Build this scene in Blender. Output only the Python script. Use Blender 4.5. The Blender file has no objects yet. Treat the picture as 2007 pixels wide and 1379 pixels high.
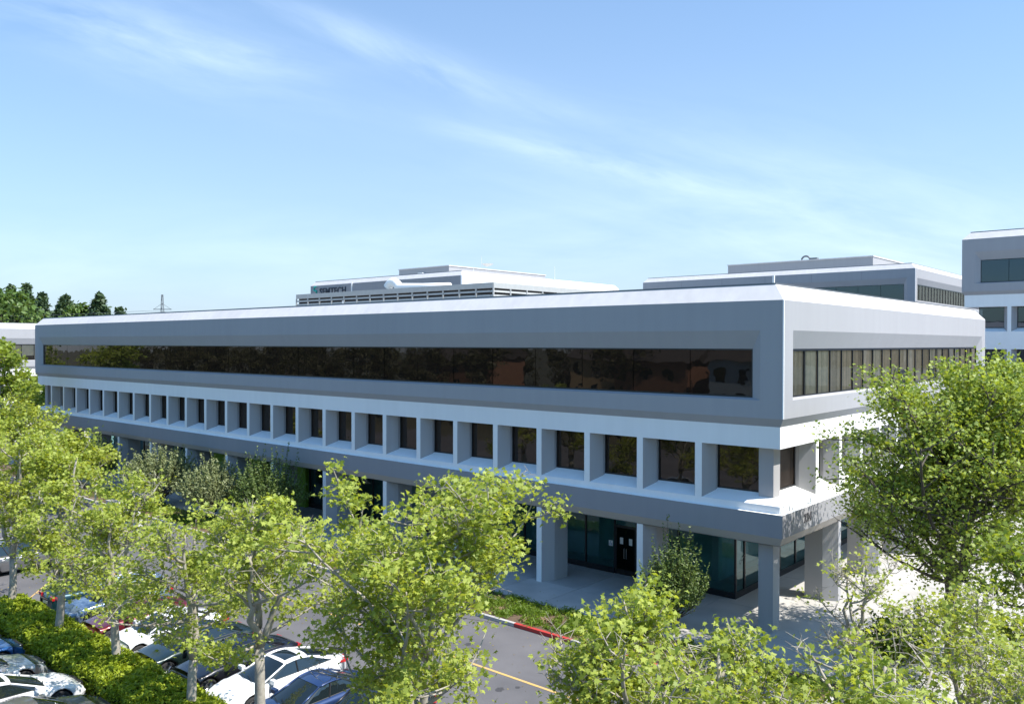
import bpy, math, random
import numpy as np
from mathutils import Vector, Matrix

R = math.radians
scene = bpy.context.scene
col = scene.collection

# ---------------------------------------------------------------- camera
cam_d = bpy.data.cameras.new("camera")
cam_d.sensor_fit = 'HORIZONTAL'
cam_d.sensor_width = 36.0
cam_d.lens = 1635.36 / 2007 * 36
cam_d.clip_start = 0.3
cam_d.clip_end = 4000
cam = bpy.data.objects.new("camera", cam_d)
cam.location = (14.08, -33.32, 12.45)
cam.rotation_euler = (R(90 - 0.584), R(-0.1), R(40.92))
col.objects.link(cam)
scene.camera = cam

# ---------------------------------------------------------------- light
SUN_AZ = 19.0      # from +x towards +y
SUN_EL = 55.0
world = bpy.data.worlds.new("World")
scene.world = world
world.use_nodes = True
wt = world.node_tree
wt.nodes.clear()
def wn(t, **k):
    n = wt.nodes.new(t)
    for a, b in k.items(): setattr(n, a, b)
    return n
def wm(op, a, b=None, c=None):
    n = wn('ShaderNodeMath', operation=op)
    for i, v in enumerate((a, b, c)):
        if v is None: continue
        if isinstance(v, (int, float)): n.inputs[i].default_value = v
        else: wt.links.new(v, n.inputs[i])
    return n.outputs[0]
sky = wn('ShaderNodeTexSky', sky_type='NISHITA')
sky.sun_disc = False
sky.sun_elevation = R(SUN_EL)
sky.sun_rotation = R(90 - SUN_AZ)
sky.altitude = 0
sky.air_density = 1.0
sky.dust_density = 0.6
sky.ozone_density = 1.6
geo = wn('ShaderNodeTexCoord')
sep = wn('ShaderNodeSeparateXYZ')
wt.links.new(geo.outputs['Generated'], sep.inputs[0])
dx, dy, dz = sep.outputs
# heading of the cirrus field (compass direction of the far sky), azimuth-like coordinate s and height t
HEAD = R(40.92)
fy = wm('ADD', wm('MULTIPLY', dx, -math.sin(HEAD)), wm('MULTIPLY', dy, math.cos(HEAD)))
fx = wm('ADD', wm('MULTIPLY', dx, math.cos(HEAD)), wm('MULTIPLY', dy, math.sin(HEAD)))
fyc = wm('MAXIMUM', fy, 0.05)
s_ = wm('DIVIDE', fx, fyc)
t_ = wm('DIVIDE', dz, fyc)
def streak(s0, t0, ang, length, width, gain):
    ca, sa = math.cos(R(ang)), math.sin(R(ang))
    ds = wm('SUBTRACT', s_, s0); dt = wm('SUBTRACT', t_, t0)
    al = wm('ADD', wm('MULTIPLY', ds, ca), wm('MULTIPLY', dt, sa))
    ac = wm('ADD', wm('MULTIPLY', ds, -sa), wm('MULTIPLY', dt, ca))
    comb = wn('ShaderNodeCombineXYZ')
    wt.links.new(wm('MULTIPLY', al, 3.0), comb.inputs[0]); wt.links.new(wm('MULTIPLY', ac, 14.0), comb.inputs[1])
    comb.inputs[2].default_value = s0 * 7 + t0
    nz = wn('ShaderNodeTexNoise'); nz.inputs['Scale'].default_value = 1.6
    nz.inputs['Detail'].default_value = 7; nz.inputs['Roughness'].default_value = 0.6
    nz.inputs['Distortion'].default_value = 0.35
    wt.links.new(comb.outputs[0], nz.inputs['Vector'])
    e = wm('ADD', wm('POWER', wm('ABSOLUTE', wm('DIVIDE', al, length)), 2.0), wm('POWER', wm('ABSOLUTE', wm('DIVIDE', ac, width)), 2.0))
    g = wm('POWER', 2.718, wm('MULTIPLY', e, -1.0))
    nn = wm('MAXIMUM', wm('MULTIPLY', wm('SUBTRACT', nz.outputs[0], 0.34), 2.6), 0.0)
    return wm('MULTIPLY', wm('MULTIPLY', g, nn), gain)
tot = None
for a in ((-0.14, 0.345, -21, 0.17, 0.022, 0.26), (0.03, 0.292, -18, 0.16, 0.02, 0.10),
          (0.17, 0.278, -14, 0.14, 0.014, 0.0), (0.12, 0.212, -13, 0.20, 0.016, 0.36),
          (-0.46, 0.37, -16, 0.22, 0.05, 0.26), (-0.33, 0.345, -9, 0.10, 0.02, 0.2),
          (0.45, 0.13, -12, 0.40, 0.08, 0.28), (-0.15, 0.10, 2, 0.8, 0.06, 0.16)):
    v = streak(*a)
    tot = v if tot is None else wm('ADD', tot, v)
tot = wm('MINIMUM', tot, 0.75)
# thin horizon veil
veil = wm('MULTIPLY', wm('POWER', 2.718, wm('MULTIPLY', wm('MAXIMUM', t_, 0.0), -2.6)), 0.88)
mixv = wn('ShaderNodeMix', data_type='RGBA'); wt.links.new(veil, mixv.inputs[0])
hs = wn('ShaderNodeHueSaturation'); hs.inputs['Saturation'].default_value = 1.10; hs.inputs['Value'].default_value = 1.0
wt.links.new(sky.outputs[0], hs.inputs['Color'])
tint = wn('ShaderNodeMix', data_type='RGBA', blend_type='MULTIPLY'); tint.inputs[0].default_value = 1.0; tint.inputs[7].default_value = (0.88, 1.12, 1.22, 1)
wt.links.new(hs.outputs[0], tint.inputs[6]); wt.links.new(tint.outputs[2], mixv.inputs[6]); mixv.inputs[7].default_value = (2.9, 3.5, 4.5, 1)
mixc = wn('ShaderNodeMix', data_type='RGBA')
wt.links.new(tot, mixc.inputs[0]); wt.links.new(mixv.outputs[2], mixc.inputs[6]); mixc.inputs[7].default_value = (6.6, 7.7, 8.8, 1)
bg = wn('ShaderNodeBackground'); bg.inputs['Strength'].default_value = 0.105
wt.links.new(mixc.outputs[2], bg.inputs['Color'])
out = wn('ShaderNodeOutputWorld'); wt.links.new(bg.outputs[0], out.inputs[0])

sun_d = bpy.data.lights.new("sun", 'SUN')
sun_d.energy = 4.3
sun_d.angle = R(0.5)
sun_d.color = (1.0, 0.95, 0.88)
sun = bpy.data.objects.new("sun", sun_d)
sd = Vector((math.cos(R(SUN_EL)) * math.cos(R(SUN_AZ)), math.cos(R(SUN_EL)) * math.sin(R(SUN_AZ)), math.sin(R(SUN_EL))))
sun.rotation_euler = sd.to_track_quat('Z', 'Y').to_euler()
sun.location = sd * 60
col.objects.link(sun)
vs = scene.view_settings
vs.view_transform = 'Standard'; vs.look = 'None'; vs.gamma = 1; vs.use_curve_mapping = False
vs.exposure = 0.93
scene.cycles.max_bounces = 8
scene.cycles.transparent_max_bounces = 12

# ---------------------------------------------------------------- materials
def mat(name, color, rough=0.7, spec=0.5, metal=0.0, noise=0.0, nscale=3.0, bump=0.0, bscale=40.0, coat=0.0, ior=1.5, color2=None, detail=4):
    m = bpy.data.materials.new(name); m.use_nodes = True
    nt = m.node_tree; b = nt.nodes['Principled BSDF']
    b.inputs['Base Color'].default_value = (*color, 1); b.inputs['Roughness'].default_value = rough
    b.inputs['Metallic'].default_value = metal; b.inputs['IOR'].default_value = ior
    b.inputs['Specular IOR Level'].default_value = spec
    b.inputs['Coat Weight'].default_value = coat; b.inputs['Coat Roughness'].default_value = 0.03
    if noise or bump or color2:
        tc = nt.nodes.new('ShaderNodeTexCoord')
    if noise or color2:
        n = nt.nodes.new('ShaderNodeTexNoise'); n.inputs['Scale'].default_value = nscale; n.inputs['Detail'].default_value = detail
        nt.links.new(tc.outputs['Object'], n.inputs['Vector'])
        cr = nt.nodes.new('ShaderNodeValToRGB')
        c2 = color2 or tuple(c * (1 + noise) for c in color)
        c1 = color if color2 else tuple(c * (1 - noise) for c in color)
        cr.color_ramp.elements[0].position = 0.3; cr.color_ramp.elements[1].position = 0.7
        cr.color_ramp.elements[0].color = (*c1, 1); cr.color_ramp.elements[1].color = (*c2, 1)
        nt.links.new(n.outputs[0], cr.inputs[0]); nt.links.new(cr.outputs[0], b.inputs['Base Color'])
    if bump:
        n2 = nt.nodes.new('ShaderNodeTexNoise'); n2.inputs['Scale'].default_value = bscale; n2.inputs['Detail'].default_value = 4
        nt.links.new(tc.outputs['Object'], n2.inputs['Vector'])
        bp = nt.nodes.new('ShaderNodeBump'); bp.inputs['Strength'].default_value = bump; bp.inputs['Distance'].default_value = 0.02
        nt.links.new(n2.outputs[0], bp.inputs['Height']); nt.links.new(bp.outputs[0], b.inputs['Normal'])
    return m

def stucco(name, color, streaks=0.06, rough=0.85):
    """painted stucco: fine bump, faint large mottling and faint vertical rain streaks"""
    m = mat(name, color, rough, 0.3, bump=0.25, bscale=60)
    nt = m.node_tree; b = nt.nodes['Principled BSDF']
    tc = nt.nodes.new('ShaderNodeTexCoord'); mp = nt.nodes.new('ShaderNodeMapping')
    mp.inputs['Scale'].default_value = (2.2, 2.2, 0.12)
    nt.links.new(tc.outputs['Object'], mp.inputs[0])
    n1 = nt.nodes.new('ShaderNodeTexNoise'); n1.inputs['Scale'].default_value = 1.0; n1.inputs['Detail'].default_value = 6
    nt.links.new(mp.outputs[0], n1.inputs['Vector'])
    n2 = nt.nodes.new('ShaderNodeTexNoise'); n2.inputs['Scale'].default_value = 0.18; n2.inputs['Detail'].default_value = 3
    nt.links.new(tc.outputs['Object'], n2.inputs['Vector'])
    ad = nt.nodes.new('ShaderNodeMath'); ad.operation = 'ADD'; nt.links.new(n1.outputs[0], ad.inputs[0]); nt.links.new(n2.outputs[0], ad.inputs[1])
    mr = nt.nodes.new('ShaderNodeMapRange'); mr.inputs[1].default_value = 0.7; mr.inputs[2].default_value = 1.3
    mr.inputs[3].default_value = 1 - streaks; mr.inputs[4].default_value = 1 + streaks
    nt.links.new(ad.outputs[0], mr.inputs[0])
    mx = nt.nodes.new('ShaderNodeVectorMath'); mx.operation = 'SCALE'; mx.inputs[0].default_value = color
    nt.links.new(mr.outputs[0], mx.inputs['Scale']); nt.links.new(mx.outputs[0], b.inputs['Base Color'])
    return m

def glass(name, tint, refl_tint, trans=0.25, ior=1.7, wav=0.0):
    m = bpy.data.materials.new(name); m.use_nodes = True
    nt = m.node_tree; nt.nodes.clear()
    o = nt.nodes.new('ShaderNodeOutputMaterial')
    fr = nt.nodes.new('ShaderNodeFresnel'); fr.inputs['IOR'].default_value = ior
    gl = nt.nodes.new('ShaderNodeBsdfGlossy'); gl.inputs['Roughness'].default_value = 0.015; gl.inputs['Color'].default_value = (*refl_tint, 1)
    tr = nt.nodes.new('ShaderNodeBsdfTransparent'); tr.inputs['Color'].default_value = (*[t * trans for t in tint], 1)
    df = nt.nodes.new('ShaderNodeBsdfDiffuse'); df.inputs['Color'].default_value = (*[t * 0.02 for t in tint], 1)
    ad = nt.nodes.new('ShaderNodeAddShader'); nt.links.new(tr.outputs[0], ad.inputs[0]); nt.links.new(df.outputs[0], ad.inputs[1])
    mx = nt.nodes.new('ShaderNodeMixShader')
    nt.links.new(fr.outputs[0], mx.inputs[0]); nt.links.new(ad.outputs[0], mx.inputs[1]); nt.links.new(gl.outputs[0], mx.inputs[2])
    if wav:
        tc = nt.nodes.new('ShaderNodeTexCoord'); n2 = nt.nodes.new('ShaderNodeTexNoise'); n2.inputs['Scale'].default_value = 0.8
        nt.links.new(tc.outputs['Object'], n2.inputs['Vector'])
        bp = nt.nodes.new('ShaderNodeBump'); bp.inputs['Strength'].default_value = wav; bp.inputs['Distance'].default_value = 0.02
        nt.links.new(n2.outputs[0], bp.inputs['Height']); nt.links.new(bp.outputs[0], gl.inputs['Normal'])
    nt.links.new(mx.outputs[0], o.inputs[0])
    return m

def leafmat(name, c1, c2, trans=0.45, tcol=None, rough=0.5):
    m = bpy.data.materials.new(name); m.use_nodes = True
    nt = m.node_tree; b = nt.nodes['Principled BSDF']
    g = nt.nodes.new('ShaderNodeNewGeometry')
    cr = nt.nodes.new('ShaderNodeValToRGB')
    tcl = nt.nodes.new('ShaderNodeTexCoord'); nzl = nt.nodes.new('ShaderNodeTexNoise'); nzl.inputs['Scale'].default_value = 0.9
    mxf = nt.nodes.new('ShaderNodeMix'); mxf.data_type = 'FLOAT'; mxf.inputs[0].default_value = 0.45
    cr.color_ramp.elements[0].color = (*c1, 1); cr.color_ramp.elements[1].color = (*c2, 1)
    nt.links.new(g.outputs['Random Per Island'], mxf.inputs[2]); nt.links.new(tcl.outputs['Object'], nzl.inputs['Vector']); nt.links.new(nzl.outputs[0], mxf.inputs[3]); nt.links.new(mxf.outputs[0], cr.inputs[0])
    nt.links.new(cr.outputs[0], b.inputs['Base Color'])
    b.inputs['Roughness'].default_value = rough; b.inputs['Specular IOR Level'].default_value = 0.35
    t = nt.nodes.new('ShaderNodeBsdfTranslucent')
    mul = nt.nodes.new('ShaderNodeMix'); mul.data_type = 'RGBA'; mul.blend_type = 'MULTIPLY'; mul.inputs[0].default_value = 1
    nt.links.new(cr.outputs[0], mul.inputs[6]); mul.inputs[7].default_value = (*(tcol or (1.5, 1.35, 0.5)), 1)
    nt.links.new(mul.outputs[2], t.inputs[0])
    mx = nt.nodes.new('ShaderNodeMixShader'); mx.inputs[0].default_value = trans
    nt.links.new(b.outputs[0], mx.inputs[1]); nt.links.new(t.outputs[0], mx.inputs[2])
    nt.links.new(mx.outputs[0], nt.nodes['Material Output'].inputs[0])
    return m

M = {}
M['grey'] = stucco('grey_stucco', (0.355, 0.355, 0.37), 0.03)
M['grey_low'] = stucco('grey_stucco_low', (0.29, 0.29, 0.305), 0.03)
M['grey_fin'] = stucco('grey_fin_stucco', (0.36, 0.355, 0.36))
M['white'] = stucco('white_stucco', (0.84, 0.84, 0.83), 0.03)
M['coping'] = stucco('coping_white', (0.60, 0.585, 0.58), 0.07)
M['metal_edge'] = mat('roof_edge_metal', (0.16, 0.17, 0.18), 0.5, metal=0.3)
M['roof'] = mat('roof_gravel', (0.45, 0.44, 0.42), 0.9, noise=0.2, nscale=2)
M['frame'] = mat('dark_frame', (0.012, 0.013, 0.016), 0.35)
M['bronze'] = glass('bronze_glass', (0.8, 0.55, 0.4), (0.76, 0.69, 0.64), 0.16, 1.8, 0.3)
M['greenglass'] = glass('green_glass', (0.45, 0.85, 0.85), (0.7, 0.9, 0.95), 0.55, 1.6, 0.1)
M['blueglass'] = glass('grey_blue_glass', (0.5, 0.6, 0.8), (0.7, 0.8, 1.0), 0.2, 1.7)
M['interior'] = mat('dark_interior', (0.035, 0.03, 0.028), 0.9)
M['interior_pale'] = mat('pale_interior', (0.42, 0.50, 0.50), 0.9, noise=0.25, nscale=0.6)
M['blind1'] = mat('blind_tan', (0.72, 0.57, 0.40), 0.8, noise=0.1)
M['blind2'] = mat('blind_beige', (0.80, 0.69, 0.53), 0.8, noise=0.1)
M['blind3'] = mat('blind_brown', (0.60, 0.46, 0.31), 0.8, noise=0.1)
M['green_wall'] = mat('lime_green_wall', (0.16, 0.30, 0.02), 0.7)
M['tan'] = mat('tan_soffit', (0.42, 0.38, 0.34), 0.8)
M['door'] = mat('door_brown', (0.012, 0.009, 0.007), 0.4)
M['steel'] = mat('brushed_steel', (0.55, 0.55, 0.55), 0.3, metal=1.0)
M['letters'] = mat('navy_letters', (0.006, 0.008, 0.03), 0.4)
M['number'] = mat('dark_numbers', (0.03, 0.03, 0.035), 0.4)
M['teal'] = mat('teal_emblem', (0.02, 0.42, 0.36), 0.4)
M['galv'] = mat('galvanised', (0.62, 0.62, 0.60), 0.45, metal=0.2, noise=0.1)
M['louver'] = mat('louver_grey', (0.34, 0.35, 0.345), 0.6, noise=0.06)
M['duct'] = mat('white_duct', (0.80, 0.80, 0.78), 0.5)
M['asphalt'] = mat('asphalt', (0.085, 0.084, 0.09), 0.9, bump=0.4, bscale=30, color2=(0.135, 0.131, 0.137), nscale=0.35, detail=10)
M['ground'] = mat('dry_ground', (0.045, 0.05, 0.03), 0.95, color2=(0.09, 0.085, 0.055), nscale=0.05)
M['concrete'] = mat('concrete', (0.40, 0.385, 0.355), 0.85, bump=0.2, bscale=25, color2=(0.53, 0.51, 0.475), nscale=0.6, detail=8)
_nt = M['concrete'].node_tree; _b = _nt.nodes['Principled BSDF']; _g = _nt.nodes.new('ShaderNodeNewGeometry')
_mr = _nt.nodes.new('ShaderNodeMapRange'); _mr.inputs[3].default_value = 0.86; _mr.inputs[4].default_value = 1.0; _nt.links.new(_g.outputs['Random Per Island'], _mr.inputs[0])
_vm = _nt.nodes.new('ShaderNodeVectorMath'); _vm.operation = 'SCALE'; _nt.links.new(_b.inputs['Base Color'].links[0].from_socket, _vm.inputs[0]); _nt.links.new(_mr.outputs[0], _vm.inputs['Scale']); _nt.links.new(_vm.outputs[0], _b.inputs['Base Color'])
M['kerb'] = mat('kerb_concrete', (0.42, 0.41, 0.39), 0.9, noise=0.15)
M['red'] = mat('red_paint', (0.50, 0.03, 0.025), 0.7, color2=(0.36, 0.05, 0.04), nscale=4)
M['yellow'] = mat('road_yellow', (0.62, 0.38, 0.10), 0.8, color2=(0.45, 0.32, 0.15), nscale=6, detail=8)
M['soil'] = mat('bark_mulch', (0.075, 0.05, 0.032), 0.95, color2=(0.15, 0.10, 0.06), nscale=6, detail=8, bump=0.6, bscale=30)
M['bark'] = mat('pale_bark', (0.26, 0.23, 0.19), 0.85, color2=(0.40, 0.37, 0.31), nscale=5, detail=5, bump=0.4, bscale=15)
M['bark_dark'] = mat('dark_bark', (0.09, 0.075, 0.06), 0.9, noise=0.3, nscale=5)
M['leaf'] = leafmat('plane_leaf', (0.13, 0.205, 0.02), (0.54, 0.60, 0.13))
M['leaf_b'] = leafmat('plane_leaf_deep', (0.09, 0.15, 0.02), (0.36, 0.45, 0.08))
M['leaf_dark'] = leafmat('oak_leaf', (0.09, 0.155, 0.02), (0.45, 0.54, 0.10), 0.35)
M['leaf_olive'] = leafmat('olive_leaf', (0.17, 0.20, 0.09), (0.32, 0.36, 0.17), 0.3, (1.2, 1.2, .7))
M['leaf_shrub'] = leafmat('shrub_leaf', (0.06, 0.10, 0.03), (0.18, 0.25, 0.06), 0.25)
M['leaf_hedge'] = leafmat('hedge_leaf', (0.14, 0.21, 0.012), (0.44, 0.51, 0.04), 0.35)
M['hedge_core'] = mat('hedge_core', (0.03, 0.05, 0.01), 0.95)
M['leaf_far'] = leafmat('conifer_leaf', (0.05, 0.09, 0.045), (0.10, 0.15, 0.07), 0.2)
M['leaf_far2'] = leafmat('far_green_leaf', (0.07, 0.13, 0.03), (0.13, 0.2, 0.045), 0.25)
M['grass'] = leafmat('ground_cover_leaf', (0.07, 0.13, 0.01), (0.22, 0.32, 0.03), 0.35)
M['grass_dry'] = leafmat('dry_grass', (0.30, 0.20, 0.12), (0.40, 0.30, 0.16), 0.3, (1, .9, .7))
M['tyre'] = mat('tyre_rubber', (0.02, 0.02, 0.021), 0.85)
M['rim'] = mat('alloy_rim', (0.55, 0.56, 0.58), 0.3, metal=0.9)
M['carglass'] = mat('car_glass', (0.010, 0.016, 0.018), 0.03, 0.8, ior=1.55)
M['trim'] = mat('black_trim', (0.015, 0.015, 0.016), 0.5)
M['headlight'] = mat('headlight_lens', (0.62, 0.65, 0.68), 0.08, coat=1.0)
M['taillight'] = mat('taillight_lens', (0.45, 0.01, 0.015), 0.15, coat=1.0)
M['amber'] = mat('amber_lens', (0.7, 0.28, 0.03), 0.2)
M['plate'] = mat('licence_plate', (0.7, 0.7, 0.68), 0.5)
M['tanwall'] = mat('tan_stucco', (0.5, 0.36, 0.2), 0.85)
M['bluewall'] = mat('blue_grey_siding', (0.32, 0.38, 0.42), 0.85)
M['brick'] = mat('orange_stucco', (0.25, 0.13, 0.08), 0.85, noise=0.2)
M['rooftile'] = mat('roof_tile', (0.07, 0.06, 0.055), 0.85, noise=0.2)
def paint(name, c, metal=0.35, rough=0.32):
    return mat(name, c, rough, 0.5, metal, coat=1.0)

# ---------------------------------------------------------------- mesh helpers
class MB:
    def __init__(s): s.v = []; s.f = []
    def poly(s, pts):
        b = len(s.v); s.v += [tuple(p) for p in pts]; s.f.append(tuple(range(b, b + len(pts)))); return s
    def box(s, x0, x1, y0, y1, z0, z1):
        b = len(s.v)
        s.v += [(x0,y0,z0),(x1,y0,z0),(x1,y1,z0),(x0,y1,z0),(x0,y0,z1),(x1,y0,z1),(x1,y1,z1),(x0,y1,z1)]
        s.f += [tuple(b+i for i in q) for q in ((0,3,2,1),(4,5,6,7),(0,1,5,4),(1,2,6,5),(2,3,7,6),(3,0,4,7))]; return s
    def prism(s, prof, z0, z1):
        """prof: list of (x,y) -> vertical prism"""
        n = len(prof); b = len(s.v)
        s.v += [(x,y,z0) for x,y in prof] + [(x,y,z1) for x,y in prof]
        s.f.append(tuple(b+i for i in range(n))[::-1]); s.f.append(tuple(b+n+i for i in range(n)))
        for i in range(n):
            j = (i+1) % n; s.f.append((b+i, b+j, b+n+j, b+n+i))
        return s
    def tube(s, pts, rads, n=6, cap=True):
        pts = [Vector(p) for p in pts]
        b = len(s.v)
        for i, p in enumerate(pts):
            d = (pts[min(i+1, len(pts)-1)] - pts[max(i-1, 0)])
            if d.length < 1e-6: d = Vector((0,0,1))
            d.normalize()
            a = d.cross(Vector((0,0,1))) if abs(d.z) < 0.95 else d.cross(Vector((1,0,0)))
            a.normalize(); c = d.cross(a)
            for k in range(n):
                t = 2*math.pi*k/n
                s.v.append(tuple(p + (a*math.cos(t) + c*math.sin(t))*rads[i]))
        for i in range(len(pts)-1):
            for k in range(n):
                k2 = (k+1) % n
                s.f.append((b+i*n+k, b+i*n+k2, b+(i+1)*n+k2, b+(i+1)*n+k))
        if cap:
            s.f.append(tuple(b+k for k in range(n))[::-1]); s.f.append(tuple(b+(len(pts)-1)*n+k for k in range(n)))
        return s
    def lathe(s, prof, axis='x', n=20, cen=(0,0,0)):
        b = len(s.v)
        for (h, r) in prof:
            for k in range(n):
                t = 2*math.pi*k/n
                p = (h, r*math.cos(t), r*math.sin(t)) if axis == 'x' else (r*math.cos(t), r*math.sin(t), h)
                s.v.append((p[0]+cen[0], p[1]+cen[1], p[2]+cen[2]))
        for i in range(len(prof)-1):
            for k in range(n):
                k2 = (k+1) % n; s.f.append((b+i*n+k, b+i*n+k2, b+(i+1)*n+k2, b+(i+1)*n+k))
        return s
    def mesh(s, name, m, smooth=False):
        me = bpy.data.meshes.new(name); me.from_pydata(s.v, [], s.f)
        if m: me.materials.append(m)
        if smooth: me.polygons.foreach_set('use_smooth', [True]*len(me.polygons))
        me.update(); return me
    def build(s, name, m, parent=None, smooth=False, label=None):
        o = bpy.data.objects.new(name, s.mesh(name, m, smooth)); col.objects.link(o)
        if parent: o.parent = parent
        if label: o['label'] = label
        return o
def tag(o, label, cat, group=None):
    o['label'] = label; o['category'] = cat
    if group: o['group'] = group
    return o
def thing(name, label, cat, loc=(0,0,0), rz=0, group=None):
    o = bpy.data.objects.new(name, None); o.location = loc; o.rotation_euler = (0,0,rz); o.empty_display_size = 0.5
    col.objects.link(o); return tag(o, label, cat, group)
def structure(o): o['kind'] = 'structure'; return o
def add(name, me, parent=None, loc=(0,0,0), rz=0):
    o = bpy.data.objects.new(name, me); o.location = loc; o.rotation_euler = (0,0,rz); col.objects.link(o)
    if parent: o.parent = parent
    return o
def text_obj(name, txt, size, ext, m, parent, matrix, spacing=1.0, bold=0.0, sx=1.0):
    c = bpy.data.curves.new(name, 'FONT'); c.body = txt; c.size = size; c.extrude = ext; c.space_character = spacing; c.offset = bold
    t = bpy.data.objects.new(name, c); col.objects.link(t)
    dg = bpy.context.evaluated_depsgraph_get(); me = bpy.data.meshes.new_from_object(t.evaluated_get(dg))
    col.objects.unlink(t); bpy.data.objects.remove(t)
    me.name = name; me.materials.clear(); me.materials.append(m)
    me.transform(Matrix.Diagonal((sx, 1, 1, 1))); me.transform(matrix)
    o = bpy.data.objects.new(name, me); col.objects.link(o)
    if parent: o.parent = parent
    return o

# ---------------------------------------------------------------- ground
GZ, PZ = 0.0, 0.12
structure(MB().poly([(-1500,-1200,-0.03),(1500,-1200,-0.03),(1500,1800,-0.03),(-1500,1800,-0.03)]).build('ground', M['ground']))
structure(MB().poly([(-175,-44,0),(70,-44,0),(70,130,0),(-175,130,0)]).build('road', M['asphalt']))
# plaza slab with scored joints (real 1 cm grooves between slabs)
pl = MB()
xs = [-100, -90] + [-84 + 3.05*i for i in range(28)] + [4.2, 7.2, 10.3, 13.4, 16.5]
ys = [-2.6, 0.45, 3.5, 6.5, 9.5, 12.5, 15.5, 18.5, 21.5, 24.5, 30, 36, 42]
for i in range(len(xs)-1):
    for j in range(len(ys)-1):
        if j > 1 and xs[i+1] < -7: continue
        pl.box(xs[i]+0.012, xs[i+1]-0.012, ys[j]+0.012, ys[j+1]-0.012, 0.02, PZ)
structure(pl.build('plaza_paving', M['concrete']))
structure(MB().box(-100, 16.5, -2.6, 42, 0.01, PZ-0.02).build('pavement_base', M['kerb']))
structure(MB().box(-100, 3.5, -5.45, -2.6, 0.004, 0.10).build('planting_bed', M['soil']))
k = MB().box(-100, -9.8, -5.62, -5.45, 0.004, 0.15).box(-6.7, -6.0, -5.62, -5.45, 0.004, 0.15).box(-2.6, 3.66, -5.62, -5.45, 0.004, 0.15)
k.box(3.5, 3.66, -5.45, -2.6, 0.004, 0.15).box(16.5, 16.66, -2.6, 42, 0.004, 0.15).box(3.66, 16.66, -2.76, -2.6, 0.004, 0.15)
structure(k.build('kerb', M['kerb']))
k = MB().box(-9.8, -6.7, -5.62, -5.45, 0.004, 0.155).box(-6.0, -2.6, -5.62, -5.45, 0.004, 0.155)
structure(k.build('kerb_red_zone', M['red']))
# markings
mk = MB().box(-36, 12, -9.93, -9.80, 0.004, 0.008)
for i in range(8): mk.box(-28.2-2.6*i, -28.1-2.6*i, -18.0, -13.4, 0.004, 0.008) if i in (0, 5, 6) else None
mk.poly([(-37.5,-12.6,0.008),(-37.4,-12.6,0.008),(-30.0,-18.2,0.008),(-30.12,-18.2,0.008)])
for i in range(5): mk.poly([(-31.0-1.2*i,-17.6+i*0.9,0.008),(-30.9-1.2*i,-17.6+i*0.9,0.008),(-28.3,-15.4+i*0.9,0.008),(-28.4,-15.4+i*0.9,0.008)])
mk.box(-37.4, -28.0, -13.5, -13.4, 0.004, 0.008)
for x in [-24.95+2.58*i for i in range(14)]: mk.box(x-0.05, x+0.05, -18.0, -13.6, 0.004, 0.008)
for x in [-26.2+2.6*i for i in range(8)]: mk.box(x-0.05, x+0.05, -25.6, -20.9, 0.004, 0.008)
structure(mk.build('road_markings', M['yellow']))
rp = random.Random(12); oil = MB()
for cxo in [-26.2+2.55*i for i in range(11)] + [-22+4.1*i for i in range(8)]:
    n_ = 11; r_ = rp.uniform(0.08, 0.24); cy_ = rp.choice([-15.6, -14.2, -12.0, -11.0, -8.2]) + rp.uniform(-.6,.6); cx_ = cxo+rp.uniform(-.4,.4)
    oil.poly([(cx_+r_*math.cos(2*math.pi*q/n_)*rp.uniform(.6,1.2), cy_+r_*math.sin(2*math.pi*q/n_)*rp.uniform(.6,1.2), 0.004) for q in range(n_)])
structure(oil.build('oil_stains', mat('oil_stain', (0.058,0.057,0.06), 0.6)))
sm_ = MB()
for k_ in range(7):
    x_, y_ = rp.uniform(-30, 4), rp.uniform(-12.8, -6); d_ = rp.uniform(-.3, .3)
    pts_ = [(x_+0.9*q, y_+d_*q+rp.uniform(-.12,.12)) for q in range(rp.randint(5, 12))]
    for (xa_, ya_), (xb_, yb_) in zip(pts_, pts_[1:]): sm_.poly([(xa_,ya_-.02,.0045),(xb_,yb_-.02,.0045),(xb_,yb_+.02,.0045),(xa_,ya_+.02,.0045)])
structure(sm_.build('tar_seams', mat('tar_seam', (0.035,0.035,0.037), 0.7)))
structure(MB().box(-28.3, 14, -21.2, -21.05, 0.004, 0.13).box(-28.3, 14, -19.05, -18.9, 0.004, 0.13).box(-28.45, -28.3, -21.2, -18.9, 0.004, 0.13)
          .build('island_kerb', M['kerb']))
structure(MB().box(-28.3, 14, -21.05, -19.05, 0.004, 0.09).build('island_soil', M['soil']))

# ---------------------------------------------------------------- campus buildings
BAY = 3.05
def faceA(y0): return lambda t, d, z: (t, y0 + d, z)        # t = world x, d = depth inwards
def faceB(x0): return lambda t, d, z: (x0 - d, t, z)        # t = world y
def quadbox(mb, F, t0, t1, d0, d1, z0, z1):
    a = F(t0, d0, z0); b = F(t1, d1, z1)
    mb.box(min(a[0],b[0]), max(a[0],b[0]), min(a[1],b[1]), max(a[1],b[1]), min(a[2],b[2]), max(a[2],b[2]))

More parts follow.
